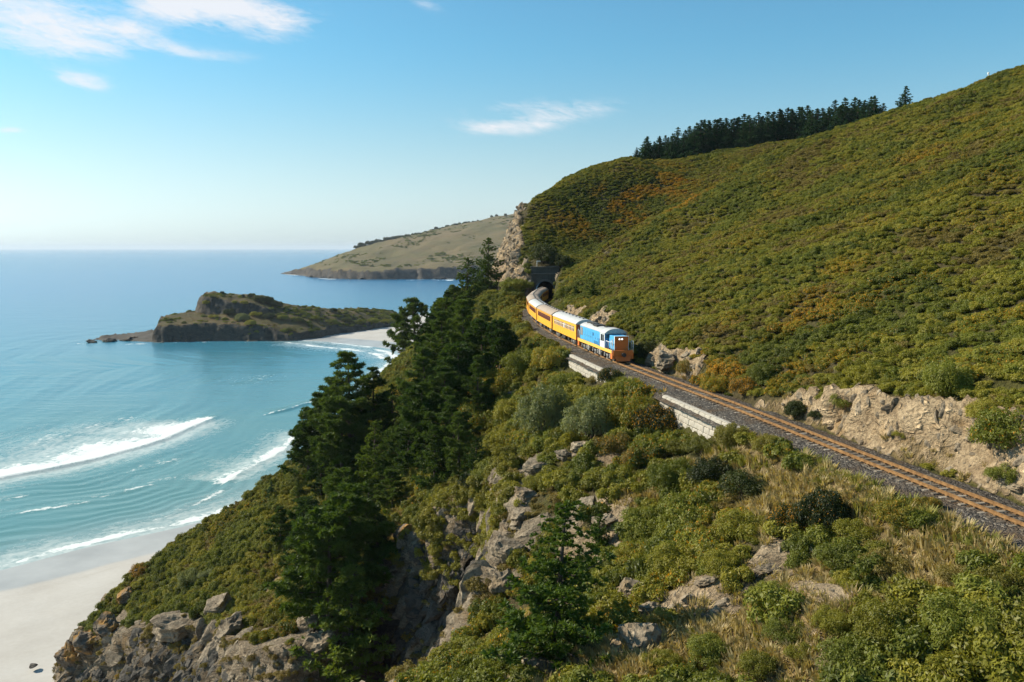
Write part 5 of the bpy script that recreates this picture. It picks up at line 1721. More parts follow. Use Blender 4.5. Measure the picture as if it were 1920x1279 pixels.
def shrub_px(px, py, wpx, kind, label, hr=.95, **kw):
    wpx = wpx * 1.15
    """base of the shrub seen at the picture point, width as seen"""
    h_ = hit(px, py)
    if h_ is None: return None
    d = math.hypot(h_[1], CAMZ - h_[2])
    r = wpx / F * d / 2
    return shrub((h_[0], h_[1], h_[2] - .12), r, r * hr * 1.15, kind, label, **kw)
SH = [
    (1022, 822, 105, 'pale_shrub', 'large round grey-green shrub on the shelf below the track, biggest of the pale ones', dict(hr=1.35, name='broadleaf_shrub')),
    (1108, 822, 110, 'pale_shrub', 'large pale olive shrub right beside the grey-green round one', dict(hr=1.0, name='broadleaf_shrub')),
    (1185, 800, 95, 'gorse', 'olive brown bush between the pale shrubs and the near retaining wall', dict(hr=1.0, yel=.06)),
    (1232, 812, 84, 'dark_shrub', 'dark bush with orange flowers hiding the left end of the near white wall', dict(hr=1.15, yel=.16)),
    (1145, 716, 44, 'dark_shrub', 'small dark bush growing by the rails before the locomotive', dict(hr=1.2, yel=.05)),
    (1080, 716, 30, 'gorse_green', 'small green bush against the farther white wall', dict(hr=1.1)),
    (1112, 718, 30, 'brown_shrub', 'small brownish bush against the farther white wall', dict(hr=.8)),
    (1030, 690, 70, 'gorse', 'gorse bush at the left end of the farther white wall', dict(yel=.10)),
    (985, 700, 80, 'gorse_green', 'green bush on the slope left of the farther white wall', dict()),
    (1060, 735, 60, 'gorse_green', 'green bush just below the farther white wall', dict()),
    (930, 745, 90, 'gorse', 'broad gorse bush at the right foot of the pine clump', dict(yel=.04)),
    (900, 800, 90, 'gorse_green', 'green gorse bush on the upper brink of the dark gully', dict(yel=.05)),
    (960, 790, 70, 'gorse', 'olive bush left of the large round grey-green shrub', dict()),
    (945, 845, 70, 'gorse', 'olive bush below the round grey-green shrub at the cliff top', dict()),
    (880, 860, 75, 'gorse_green', 'yellowish green bush leaning over the shaded cliff', dict(dry=.1)),
    (925, 905, 70, 'gorse_green', 'green bush hanging over the dark gully, middle of the brink', dict()),
    (965, 870, 60, 'gorse', 'olive bush on the brink under the grey-green shrub', dict()),
    (890, 915, 60, 'dark_shrub', 'dark bush at the head of the gully next to the pines', dict()),
    (1010, 920, 55, 'gorse', 'olive bush in the rocks above the lone ledge pine', dict()),
    (1150, 850, 70, 'brown_shrub', 'brownish bush below the pale olive shrub', dict(yel=.08)),
    (1200, 870, 60, 'brown_shrub', 'brownish bush below the dark flowering one at the wall', dict(yel=.10)),
    (1270, 850, 50, 'gorse', 'olive bush at the foot of the near white wall', dict()),
    (1310, 850, 60, 'gorse_green', 'light green bush under the right half of the near white wall', dict(dry=.2)),
    (1370, 835, 70, 'gorse', 'yellow green bush at the right end of the near white wall', dict(dry=.25)),
    (1440, 850, 60, 'gorse', 'yellow green bush beside the ballast, next after the near wall', dict(dry=.3)),
    (1340, 900, 85, 'dark_shrub', 'dark green bush on the slope between the wall and the bare rocks', dict()),
    (1260, 920, 95, 'gorse_green', 'green bush above the dark pine on the ledge', dict()),
    (1400, 930, 90, 'dark_shrub', 'dark bush beside the orange grass patch', dict()),
    (1310, 980, 105, 'gorse_green', 'spreading green bush in the middle of the near slope', dict(yel=.03)),
    (1220, 1000, 90, 'gorse_green', 'green bush left of the spreading one on the near slope', dict()),
    (1390, 1010, 90, 'gorse', 'olive bush below the orange grass patch', dict()),
    (1475, 1000, 75, 'dark_shrub', 'dark bush with orange tips, left one of the dark pair under the grass', dict(yel=.15, hr=1.2)),
    (1540, 990, 100, 'dark_shrub', 'very dark large bush, right one of the dark pair under the grass', dict(hr=1.2, yel=.03)),
    (1610, 1010, 70, 'gorse', 'olive bush right of the very dark pair', dict()),
    (1680, 985, 80, 'gorse', 'yellow olive bush near the ballast on the right slope', dict(yel=.08, dry=.2)),
    (1740, 960, 50, 'gorse', 'small yellow olive bush at the ballast edge', dict(yel=.1, dry=.25)),
    (1580, 1075, 95, 'gorse_green', 'bright green bush beside the pale slip on the right slope', dict()),
    (1655, 1080, 85, 'brown_shrub', 'brown green bush right of the bright green one', dict()),
    (1270, 1075, 95, 'gorse', 'olive bush above the bare rocks near the lower middle', dict()),
    (1195, 1065, 80, 'gorse', 'olive bush at the head of the rock rib', dict(yel=.04)),
    (1350, 1075, 75, 'gorse', 'olive bush over the pale stones on the lower slope', dict()),
    (1445, 1130, 75, 'gorse_green', 'single bush standing in dry grass, upper of the two left of the slip', dict()),
    (1470, 1200, 70, 'gorse_green', 'single bush standing in dry grass, lower of the two left of the slip', dict()),
    (1560, 1180, 70, 'gorse', 'bush between the dry grass and the big shadowed bush', dict()),
    (1660, 1200, 115, 'gorse', 'big bush throwing a dark shadow on the brown patch', dict(hr=1.05)),
    (1500, 1235, 50, 'gorse', 'small bush in dry grass close to the bottom edge', dict()),
    (1800, 1210, 140, 'gorse_green', 'large bush at lower right before a deep shadow', dict(hr=1.0)),
    (1880, 1120, 95, 'gorse', 'yellow green bush at the right edge below the ballast', dict(dry=.15)),
    (1800, 1100, 80, 'brown_shrub', 'brownish bush above the large lower right one', dict()),
    (1720, 1150, 60, 'brown_shrub', 'brown bush in the russet patch of the right slope', dict(dry=.2)),
    (1330, 1240, 80, 'gorse_green', 'green bush at the bottom edge right of the rock rib', dict()),
    (1250, 1180, 60, 'brown_shrub', 'russet bush beside the round rock of the rib', dict(yel=.06)),
    (1240, 1250, 60, 'gorse', 'olive bush at the bottom edge next to the rock rib', dict()),
    (970, 1262, 70, 'pale_shrub', 'pale green bush at the bottom edge left of the lone ledge pine', dict(hr=1.0, name='broadleaf_shrub')),
    (1590, 1270, 110, 'gorse_green', 'dense green bush at the bottom edge below the dry slip', dict()),
    (1420, 1262, 70, 'gorse', 'olive bush at the bottom edge in dry grass', dict()),
    (1180, 1140, 40, 'gorse', 'small bush in a crack of the rock rib', dict()),
    (1145, 1160, 60, 'brown_shrub', 'rust coloured bush between the lone pine and the rock rib', dict(yel=.04)),
    (1492, 783, 44, 'dark_shrub', 'dark round bush at the foot of the pale cutting', dict(hr=1.2)),
    (1530, 786, 28, 'dark_shrub', 'small dark bush right of the round one at the cutting foot', dict()),
    (1575, 765, 48, 'gorse_green', 'green bush hanging over the pale cutting', dict()),
    (1625, 715, 70, 'gorse', 'dark olive bush on top of the pale cutting', dict()),
    (1775, 735, 95, 'gorse_green', 'large bright green bush above the cutting', dict(hr=1.0)),
    (1885, 850, 110, 'gorse_green', 'large green bush at the right end of the cutting', dict(hr=1.2, yel=.03)),
    (1880, 905, 60, 'gorse_green', 'green bush below the large one at the right end of the cutting', dict()),
    (1395, 740, 60, 'brown_shrub', 'orange flowered bush beside the line at the left end of the cutting', dict(yel=.30)),
    (1430, 715, 60, 'gorse_green', 'green bush above the left end of the cutting', dict()),
    (1290, 706, 40, 'brown_shrub', 'dark brownish bush between two pale rocks by the line', dict(yel=.05, hr=1.3)),
    (1258, 692, 26, 'gorse', 'narrow bush on the pale rock next to the locomotive', dict(hr=1.3)),
    (1345, 735, 60, 'gorse', 'yellow flowered bush touching the ballast right of the pale rocks', dict(yel=.18)),
    (1215, 668, 40, 'dark_shrub', 'dark bush in the shadow beside the locomotive nose', dict(hr=1.2)),
    (1690, 820, 30, 'gorse', 'small bush growing on the face of the pale cutting', dict()),
    (1845, 790, 70, 'gorse', 'olive bush on the bank over the right part of the cutting', dict()),
    (360, 1095, 52, 'pale_shrub', 'pale green cushion bush on the spur, left one of the pair', dict(hr=.8, name='broadleaf_shrub')),
    (392, 1088, 40, 'pale_shrub', 'pale green cushion bush on the spur, right one of the pair', dict(hr=.7, name='broadleaf_shrub')),
    (395, 1068, 16, 'dark_shrub', 'tiny dark bush behind the pale cushion pair', dict()),
    (142, 1168, 20, 'dark_shrub', 'small dark bush on the outer rock of the spur above the sand', dict(hr=1.2)),
    (265, 1075, 36, 'brown_shrub', 'rust coloured bush at the seaward edge of the spur', dict(yel=.35)),
    (1020, 492, 60, 'dark_shrub', 'dark bush directly over the tunnel portal', dict()),
    (1050, 500, 40, 'dark_shrub', 'dark bush over the right corner of the portal', dict()),
    (985, 545, 30, 'gorse_green', 'green bush on the rocks left of the portal', dict(hr=1.2)),
    (960, 545, 44, 'gorse_green', 'green bush at the foot of the pale cliff by the portal', dict()),
    (1060, 560, 40, 'gorse_green', 'green bush right of the tunnel mouth beside the train', dict()),
]
for px, py, w_, kd, lb, kw in SH:
    shrub_px(px, py, w_, kd, lb, **kw)

# ------------------------------------------------------------------ ground cover, grown over the hill (nobody could count it)
LIB = {}
def proto(nm, mk, mat, n):
    col = bpy.data.collections.new(nm)
    for i in range(n):
        me = mk()
        me.materials.clear(); me.materials.append(M[mat])
        o = bpy.data.objects.new(nm, me)
        col.objects.link(o)
    LIB[nm] = col
proto('gorse_clump', lambda: bush_mesh('gorse_clump', 22, 230, .058, .70, (.20, .34), .74, .3), 'gorse', 5)
proto('green_clump', lambda: bush_mesh('green_clump', 22, 230, .058, .70, (.20, .34), .74, .3), 'gorse_green', 4)
proto('brown_clump', lambda: bush_mesh('brown_clump', 14, 200, .058, .58, (.18, .32), .78, .4), 'brown_shrub', 3)
proto('grass_tuft', lambda: tuft_mesh('grass_tuft', 46, .62, .5), 'dry_grass', 4)
proto('green_tuft', lambda: tuft_mesh('green_tuft', 46, .60, .5), 'green_grass', 4)
def scatter(name, P, rot, scl, yel, dry, protos):
    me = bpy.data.meshes.new(name)
    me.vertices.add(len(P))
    me.vertices.foreach_set('co', np.asarray(P, np.float32).ravel())
    me.attributes.new('rot', 'FLOAT_VECTOR', 'POINT').data.foreach_set('vector', np.asarray(rot, np.float32).ravel())
    me.attributes.new('scl', 'FLOAT_VECTOR', 'POINT').data.foreach_set('vector', np.asarray(scl, np.float32).ravel())
    me.attributes.new('yel', 'FLOAT', 'POINT').data.foreach_set('value', np.asarray(yel, np.float32))
    me.attributes.new('dry', 'FLOAT', 'POINT').data.foreach_set('value', np.asarray(dry, np.float32))
    me.update()
    o = bpy.data.objects.new(name, me); COL.objects.link(o); tag(o, kind='stuff')
    g = bpy.data.node_groups.new(name, 'GeometryNodeTree')
    g.interface.new_socket('Geometry', in_out='INPUT', socket_type='NodeSocketGeometry')
    g.interface.new_socket('Geometry', in_out='OUTPUT', socket_type='NodeSocketGeometry')
    gi, go = g.nodes.new('NodeGroupInput'), g.nodes.new('NodeGroupOutput')
    ci = g.nodes.new('GeometryNodeCollectionInfo')
    ci.inputs['Collection'].default_value = LIB[protos]
    ci.inputs['Separate Children'].default_value = True
    ci.inputs['Reset Children'].default_value = True
    ip = g.nodes.new('GeometryNodeInstanceOnPoints')
    ip.inputs['Pick Instance'].default_value = True
    ar = g.nodes.new('GeometryNodeInputNamedAttribute'); ar.data_type = 'FLOAT_VECTOR'; ar.inputs['Name'].default_value = 'rot'
    as_ = g.nodes.new('GeometryNodeInputNamedAttribute'); as_.data_type = 'FLOAT_VECTOR'; as_.inputs['Name'].default_value = 'scl'
    L = g.links.new
    L(gi.outputs[0], ip.inputs['Points']); L(ci.outputs[0], ip.inputs['Instance'])
    L(ar.outputs[0], ip.inputs['Rotation']); L(as_.outputs[0], ip.inputs['Scale'])
    L(ip.outputs[0], go.inputs[0])
    md = o.modifiers.new('grow', 'NODES'); md.node_group = g
    return o

YEL = []
for px, py, r, a in ((1200, 385, 9, .34), (1250, 360, 8, .30), (1150, 395, 8, .30), (1100, 410, 9, .22), (1225, 320, 7, .26), (1330, 330, 6, .16), (1300, 375, 6, .2), (1350, 690, 6, .22), (1420, 650, 6, .18), (1300, 640, 6, .15), (1520, 610, 5, .14),
                     (1240, 610, 5, .16), (1530, 520, 4, .12), (1640, 540, 4, .12), (1500, 560, 4, .10), (1380, 600, 4, .14), (1730, 300, 4, .12), (1890, 195, 5, .1), (1450, 690, 4, .2), (1560, 570, 3, .12), (1290, 490, 4, .08)):
    h_ = hit(px, py)
    if h_ is not None: YEL.append((h_[0], h_[1], r * 1.15, min(.8, a * 2.0)))
def grow(x0, x1, y0, y1, spacing, cond):
    """jittered grid of plant positions that pass cond(x, y, z, u) and could come into view"""
    xs, ys = np.arange(x0, x1, spacing), np.arange(y0, y1, spacing)
    GX, GY = np.meshgrid(xs, ys)
    GX = (GX + rng.uniform(-.5, .5, GX.shape) * spacing).ravel(); GY = (GY + rng.uniform(-.5, .5, GY.shape) * spacing).ravel()
    z = zat(GX, GY)
    dz = z + 1.0 - CAMZ
    dyc = GY * math.cos(TILT) - dz * math.sin(TILT)
    vx = 960 + F * GX / np.maximum(dyc, 1)
    vy = 639.5 - F * (GY * math.sin(TILT) + dz * math.cos(TILT)) / np.maximum(dyc, 1)
    ok = (vx > -200) & (vx < 2120) & (vy < 1480) & (dyc > 5)
    GX, GY, z = GX[ok], GY[ok], z[ok]
    u = GX - trackx(GY)
    k = cond(GX, GY, z, u)
    return GX[k], GY[k], z[k], u[k]
def facing(x, y, e=.8):
    """bare hillside seen from above the camera is kept; ground that can never be seen is not planted"""
    return np.ones_like(x, bool)
def plant(name, protos, x, y, z, smin, smax, hs=1.0, sink=.1, dry=None, yelscale=1.0, tilt=.15, yelbase=0.0):
    n = len(x)
    s = rng.uniform(smin, smax, n)
    scl = np.stack([s * rng.uniform(.85, 1.2, n), s * rng.uniform(.85, 1.2, n), s * hs * rng.uniform(.75, 1.25, n)], 1)
    rot = np.stack([rng.normal(0, tilt, n), rng.normal(0, tilt, n), rng.uniform(0, 6.28, n)], 1)
    ye = np.zeros(n)
    for cx, cy, r, a in YEL:
        ye = np.maximum(ye, a * np.exp(-((x - cx) ** 2 + (y - cy) ** 2) / r ** 2))
    patch = fbm(x / 6, y / 6, 0, 91, 3)
    ye = ye * sstep(-.25, .45, patch) * (.4 + 1.2 * rng.random(n)) * yelscale + yelbase * sstep(.35, .8, patch)
    ye = np.where(ye < .012, 0, ye)
    return scatter(name, np.stack([x, y, z - sink * s], 1), rot, scl, ye, np.zeros(n) if dry is None else dry, protos)
RM, DM = rockm, drym
CUTF = cut_face.astype(float)
def rk(x, y): return zat(x, y, RM)
def dr(x, y): return zat(x, y, DM)
inside_f = ins.astype(float)
def wallz(y):
    return sstep(60.5, 61.5, y) * sstep(75.5, 74.5, y) + sstep(86.5, 87.5, y) * sstep(104.5, 103.5, y)
# the hill on the right: gorse, with greener and browner plants mixed in
def hillcond(x, y, z, u):
    v = (u > np.where(zat(x, y, CUTF) > .3, 3.7, 2.7 + .5 * rng.random(len(x)))) & (rk(x, y) < .42 + .2 * rng.random(len(x)))
    v |= (y > 203) & (u > -14) & (rk(x, y) < .5) & (z > 61)
    v &= zat(x, y, CUTF) < .35
    v &= ~((y > 199) & (y < 206) & (np.abs(u) < 4.2))
    return v
x, y, z, u = grow(0, 215, 22, 312, .76, hillcond)
mixn = fbm(x / 11, y / 11, 0, 41, 3) + .55 * rng.normal(size=len(x)) * .6
g1, g2 = mixn > .12, mixn < -.80
hs_ = .55 + .75 * sstep(-.5, .6, fbm(x / 5, y / 5, 0, 61, 3))
sz = np.clip(.72 + .0012 * y, .6, 1.1)
nn = ~(g1 | g2)
plant('gorse_scrub', 'gorse_clump', x[nn], y[nn], z[nn], .42, .95, .92, .14, yelbase=.10)
plant('green_scrub', 'green_clump', x[g1], y[g1], z[g1], .42, 1.0, .92, .14, yelscale=.8, yelbase=.06)
plant('brown_scrub', 'brown_clump', x[g2], y[g2], z[g2], .5, .95, .9, .14, dry=.25 * rng.random(g2.sum()))
# the seaward slope and the spur
def slopecond(x, y, z, u):
    v = (u < np.where(wallz(y) > .1, -4.4, -3.1 - .9 * rng.random(len(x)))) & (zat(x, y, inside_f) > .5) & (y < 203) & (rk(x, y) < .3 + .3 * rng.random(len(x)))
    v &= (dr(x, y) < .25 + .5 * rng.random(len(x)))
    v |= (y >= 203) & (u < -6) & (rk(x, y) < .45) & (zat(x, y, inside_f) > .5) & (z < 60.5)
    return v
x, y, z, u = grow(-72, 24, 20, 300, .80, slopecond)
mixn = fbm(x / 7, y / 7, 0, 43, 3) + .5 * rng.normal(size=len(x)) * .7
near_c = (y < 95)
thin = near_c & (fbm(x / 4, y / 4, 3, 47, 3) < -.62) & (x > -14)      # grassy openings on the near slope
g1, g2 = (mixn > .05) & ~thin, (mixn < -.5) & ~thin
nn = ~(g1 | g2 | thin)
plant('slope_gorse', 'gorse_clump', x[nn], y[nn], z[nn], .5, 1.3, 1.25, .14, yelbase=.09)
plant('slope_green_scrub', 'green_clump', x[g1], y[g1], z[g1], .5, 1.35, 1.3, .14, yelbase=.06)
plant('slope_brown_scrub', 'brown_clump', x[g2], y[g2], z[g2], .45, .9, .95, .12, dry=.45 * rng.random(g2.sum()))
# scrub that hangs on ledges of the cliffs
def ledgecond(x, y, z, u):
    return (u < -5) & (zat(x, y, inside_f) < .5) & (z > 2.5) & (y < 203) & (rng.random(len(x)) < np.where(y > 131, .6, np.where((y > 72) & (x > -13) & (z > 33), .45, .16))) & ((rk(x, y) < .72) | (rng.random(len(x)) < .12) | ((y > 72) & (x > -9) & (z > 38)))
x, y, z, u = grow(-75, 10, 20, 260, 1.0, ledgecond)
plant('ledge_scrub', 'brown_clump', x, y, z, .5, 1.1, .9, .2, dry=.5 * rng.random(len(x)))
def northcond(x, y, z, u):
    return (zat(x, y, inside_f) < .5) & (y > 131) & (z > 2.5) & (x < -14)
x, y, z, u = grow(-75, -14, 131, 300, 1.0, northcond)
plant('north_face_scrub', 'green_clump', x, y, z, .8, 1.5, 1.1, .2)
def on_faces(n, weight):
    """n points spread over the hillside mesh by area times weight(grid), with normals"""
    A, B_, C_, D_ = V[:-1, :-1], V[:-1, 1:], V[1:, 1:], V[1:, :-1]
    cr_ = np.cross(C_ - A, D_ - B_)
    ar_ = .5 * np.linalg.norm(cr_, axis=-1)
    w_ = ar_ * np.clip((weight[:-1, :-1] + weight[1:, 1:] + weight[1:, :-1] + weight[:-1, 1:]) / 4, 0, None) * keep
    pr = (w_ / w_.sum()).ravel()
    ids = rng.choice(len(pr), n, p=pr)
    j, i = np.divmod(ids, w_.shape[1])
    a, b = rng.random(n)[:, None], rng.random(n)[:, None]
    P_ = (A[j, i] * (1 - a) + B_[j, i] * a) * (1 - b) + (D_[j, i] * (1 - a) + C_[j, i] * a) * b
    N_ = cr_[j, i] / (2 * ar_[j, i] + 1e-9)[:, None]
    dz = P_[:, 2] - CAMZ
    dyc = P_[:, 1] * math.cos(TILT) - dz * math.sin(TILT)
    vx = 960 + F * P_[:, 0] / np.maximum(dyc, 1); vy = 639.5 - F * (P_[:, 1] * math.sin(TILT) + dz * math.cos(TILT)) / np.maximum(dyc, 1)
    ok = (vx > -250) & (vx < 2170) & (vy < 1600) & (vy > 0)
    return P_[ok], N_[ok]
cliffw = rockm * np.where(~ins & (X < 12) & (Z > 1.5) & (Y < 131), 1.0, 0)
P_, N_ = on_faces(2600, cliffw * (.15 + sstep(-.1, .5, fbm(X / 5, Y / 5, Z / 5, 83, 3))))
sc_ = rng.uniform(.4, 1.1, len(P_))
scatter('cliff_scrub', P_ - N_ * .1, np.stack([rng.normal(0, .2, len(P_)), rng.normal(0, .2, len(P_)), rng.uniform(0, 6.28, len(P_))], 1), np.repeat(sc_[:, None], 3, 1),
        .15 * (rng.random(len(P_)) < .15), .5 * rng.random(len(P_)), 'brown_clump')
P_, N_ = on_faces(420, np.where(~ins & (X > -13) & (X < 4) & (Y > 70) & (Y < 98) & (Z > 33), sstep(31, 42, Z), 0) * (.2 + sstep(-.2, .3, fbm(X / 4, Y / 4, Z / 4, 87, 2))))
sc_ = rng.uniform(.6, 1.5, len(P_))
scatter('brink_scrub', P_ - N_ * .15, np.stack([rng.normal(0, .2, len(P_)), rng.normal(0, .2, len(P_)), rng.uniform(0, 6.28, len(P_))], 1), np.repeat(sc_[:, None], 3, 1), np.zeros(len(P_)), .2 * rng.random(len(P_)), 'gorse_clump')
# dry and green grass
def grasscond(x, y, z, u):
    d_ = dr(x, y)
    v = (u < -2.7) & (zat(x, y, inside_f) > .5) & (y < 130) & (rk(x, y) < .8)
    return v & (rng.random(len(x)) < np.clip(.03 + .75 * d_, 0, 1)) & ~((wallz(y) > .3) & (u > -4.0))
x, y, z, u = grow(-30, 25, 20, 130, .40, grasscond)
plant('dry_grass', 'grass_tuft', x, y, z, .6, 1.25, 1.0, .02)
def grass2(x, y, z, u):
    v = (u < -2.5) & (zat(x, y, inside_f) > .5) & (y < 200) & (rk(x, y) < .6)
    edge = np.exp(-((u + 3.4) / 1.1) ** 2)
    return v & (rng.random(len(x)) < .05 + .5 * edge) & ~((wallz(y) > .3) & (u > -4.0))
x, y, z, u = grow(-20, 25, 20, 200, .48, grass2)
plant('green_grass', 'green_tuft', x, y, z, .6, 1.3, 1.0, .02)
def cutgrass(x, y, z, u):
    return (u > 2.9) & (u < 12) & (zat(x, y, CUTF) > .3) & (rng.random(len(x)) < .05 + .35 * (rk(x, y) < .55))
x, y, z, u = grow(2, 35, 28, 198, .5, cutgrass)
plant('cutting_grass', 'grass_tuft', x, y, z, .5, 1.0, .9, .02)
# ------------------------------------------------------------------ rocks
def rock_mesh(seed, flat=.8, n=4):
    import bmesh
    bm = bmesh.new()
    bmesh.ops.create_icosphere(bm, subdivisions=n, radius=1.0)
    P = np.array([v.co[:] for v in bm.verts])
    r_ = np.random.default_rng(seed)
    # chop by random planes, then roughen: angular, not round
    for k in range(16):
        d = rand_unit(1)[0] if False else r_.normal(size=3)
        d /= np.linalg.norm(d)
        h = r_.uniform(.50, .82)
        s_ = P @ d
        P = P - np.maximum(s_ - h, 0)[:, None] * d[None, :] * .92
    q = P * 1.6 + seed * 7.3
    dsp = .16 * ridged(q[:, 0], q[:, 1] * .8, q[:, 2] * 1.7, seed, 4) + .05 * ridged(q[:, 0] * 4, q[:, 1] * 4, q[:, 2] * 6, seed + 3, 2)
    P = P * (1 + dsp[:, None]) * np.array([1, 1, flat])
    for v, p in zip(bm.verts, P):
        v.co = p
    me = bpy.data.meshes.new('rock')
    bm.to_mesh(me); bm.free()
    me.polygons.foreach_set('use_smooth', [False] * len(me.polygons))
    return me
STONES = bpy.data.collections.new('stone')
for i in range(4):
    me_ = rock_mesh(20 + i, .75, 2); me_.materials.append(M['rock']); STONES.objects.link(bpy.data.objects.new('stone', me_))
LIB['stone'] = STONES
def stonecond(x, y, z, u):
    return (rk(x, y) > .55) & (z > 1.5) & (np.abs(u) > 3.0) & (y < 197) & (rng.random(len(x)) < .55)
x, y, z, u = grow(-72, 40, 22, 197, .62, stonecond)
plant('loose_stones', 'stone', x, y, z, .10, .42, .8, .1, tilt=.5)
SLABS = bpy.data.collections.new('slab')
for i in range(5):
    me_ = rock_mesh(40 + i, .8, 3); me_.materials.append(M[('rock', 'rock', 'rock', 'rock', 'rock')[i]]); SLABS.objects.link(bpy.data.objects.new('slab', me_))
LIB['slab'] = SLABS
DSL = bpy.data.collections.new('dark_slab')  # dark-coloured copies of the slabs, deepening the painted gully shade
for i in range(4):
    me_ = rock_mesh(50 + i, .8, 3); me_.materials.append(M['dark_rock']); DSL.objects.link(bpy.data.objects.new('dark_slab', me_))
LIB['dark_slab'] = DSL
for nm_, lib_, wt_, n_ in (('cliff_slabs', 'slab', cliffw * (1 - .9 * np.clip(cliff_shade * 1.25, 0, 1)), 2000), ('gully_slabs', 'dark_slab', cliffw * np.clip(cliff_shade, 0, 1), 2300), ('nose_slabs', 'slab', np.where(nose_face, 1.0, 0) * (Y < 250), 900), ('cutting_slabs', 'slab', np.where(cut_face & (rockm > .6), 1.0, 0), 260)):
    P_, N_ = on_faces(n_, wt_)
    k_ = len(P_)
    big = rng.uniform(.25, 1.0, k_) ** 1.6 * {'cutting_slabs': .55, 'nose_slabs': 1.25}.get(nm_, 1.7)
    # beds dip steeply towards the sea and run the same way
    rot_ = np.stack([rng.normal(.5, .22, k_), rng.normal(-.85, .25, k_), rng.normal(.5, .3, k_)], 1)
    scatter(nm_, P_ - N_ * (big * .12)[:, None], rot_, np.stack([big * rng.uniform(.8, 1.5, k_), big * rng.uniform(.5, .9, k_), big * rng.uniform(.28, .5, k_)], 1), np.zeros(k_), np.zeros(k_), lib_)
ROCKS = [rock_mesh(i + 1, (.8, 1.1, .7, .9)[i % 4]) for i in range(6)]
for me in ROCKS: me.materials.append(M['rock'])
def rock_px(px, py, wpx, label, mat='rock', tall=1.0, group='bare rocks on the slopes', pos3=None, var=None, sink=.3, name='rock'):
    if pos3 is None:
        h_ = hit(px, py)
        if h_ is None: return
    else:
        h_ = pos3
    d = math.hypot(h_[1], CAMZ - h_[2])
    r = wpx / F * d / 2
    o = bpy.data.objects.new(name, ROCKS[random.randrange(6) if var is None else var]); COL.objects.link(o)
    o.location = (h_[0], h_[1], h_[2] + r * tall * (1 - 2 * sink) * .7)
    o.rotation_euler = (random.uniform(-.3, .3), random.uniform(-.3, .3), random.uniform(0, 6.28))
    o.scale = (r, r * random.uniform(.8, 1.1), r * tall)
    o.material_slots[0].link = 'OBJECT'; o.material_slots[0].material = M[mat]
    tag(o, label, 'rock', group)
for a in [
    (1197, 1215, 75, 'big rounded grey rock at the lower end of the rib', 'rock', 1.3),
    (1190, 1130, 50, 'upright pale rock at the head of the rib', 'rock', 1.6),
    (1215, 1155, 45, 'pale block in the middle of the rib', 'rock', 1.0),
    (1240, 1130, 30, 'small pale block right of the rib', 'rock', .9),
    (1010, 885, 60, 'pale ledge rock at the cliff brink under the grey-green shrub', 'rock', .8),
    (970, 900, 70, 'long tan rock at the brink of the gully', 'rock', .7),
    (1060, 860, 40, 'grey rock between the brown bushes above the ledge', 'rock', .9),
    (1095, 845, 45, 'grey rock below the pale olive shrub', 'rock', .8),
    (985, 940, 50, 'striped rock on the brink, nearer than the tan one', 'rock', 1.0),
    (975, 985, 60, 'jagged rock left of the lone ledge pine, upper', 'rock', 1.1),
    (955, 1050, 60, 'jagged rock left of the lone ledge pine, middle', 'rock', 1.2),
    (945, 1110, 55, 'jagged rock left of the lone ledge pine, lower', 'rock', 1.2),
    (1130, 990, 60, 'tan slab right of the lone ledge pine', 'rock', .9),
    (1100, 970, 50, 'pale slab behind the lone ledge pine', 'rock', 1.1),
    (1010, 1265, 80, 'pale rock at the bottom edge by the foot of the lone pine', 'rock', .8),
    (1330, 1095, 45, 'pale stone below the spreading green bush', 'rock', .6),
    (1290, 1130, 40, 'pale stone among the russet bushes', 'rock', .6),
    (1440, 1075, 50, 'pale stone at the top of the dry grass bank', 'rock', .5),
    (1395, 1085, 40, 'pale stone left of the dry grass bank', 'rock', .6),
    (1885, 905, 30, 'boulder at the right foot of the cutting', 'rock', .8),
    (1908, 925, 36, 'boulder at the right edge of the picture beside the ballast', 'rock', .8),
    (1250, 690, 44, 'pale rock beside the locomotive shadow', 'rock', 1.3),
    (1225, 680, 30, 'small rock at the edge of the locomotive shadow', 'rock', 1.0),
    (1300, 702, 30, 'pale rock between two bushes by the line', 'rock', 1.2),
    (200, 1185, 50, 'lichen covered rock on the outer edge of the spur', 'lichen_rock', 1.0),
    (170, 1220, 55, 'orange lichen slab low on the outer edge of the spur', 'lichen_rock', 1.2),
    (150, 1180, 40, 'grey rock under the small dark bush of the spur', 'rock', 1.2),
    (140, 1245, 55, 'lowest lichen slab of the spur over the sand', 'lichen_rock', 1.3),
    (235, 1130, 45, 'brown rock on the seaward skyline of the spur', 'lichen_rock', .9),
    (262, 1078, 30, 'dark rock with rusty top jutting over the beach', 'lichen_rock', .9),
    (330, 1190, 90, 'large grey overhanging rock on the spur front', 'rock', .8),
    (410, 1150, 60, 'tan rock cap above the hollow of the spur front', 'rock', .8),
    (440, 1200, 60, 'pale buttress right of the hollow', 'rock', 1.3),
    (580, 1180, 50, 'pale rock under the lowest clump pines', 'rock', 1.0),
    (610, 1230, 70, 'tan rock face at the bottom edge under the clump', 'rock', 1.2),
    (760, 1010, 50, 'rusty rock at the top of the dark cliff', 'lichen_rock', .8),
    (800, 1050, 60, 'grey slab in the dark gully, upper', 'dark_rock', 1.2),
    (850, 1110, 60, 'grey slab in the dark gully, middle', 'dark_rock', 1.3),
    (790, 1140, 70, 'grey slab in the dark gully, left', 'dark_rock', 1.3),
    (880, 1010, 55, 'dark slab high in the gully', 'dark_rock', 1.2),
]:
    rock_px(*a)
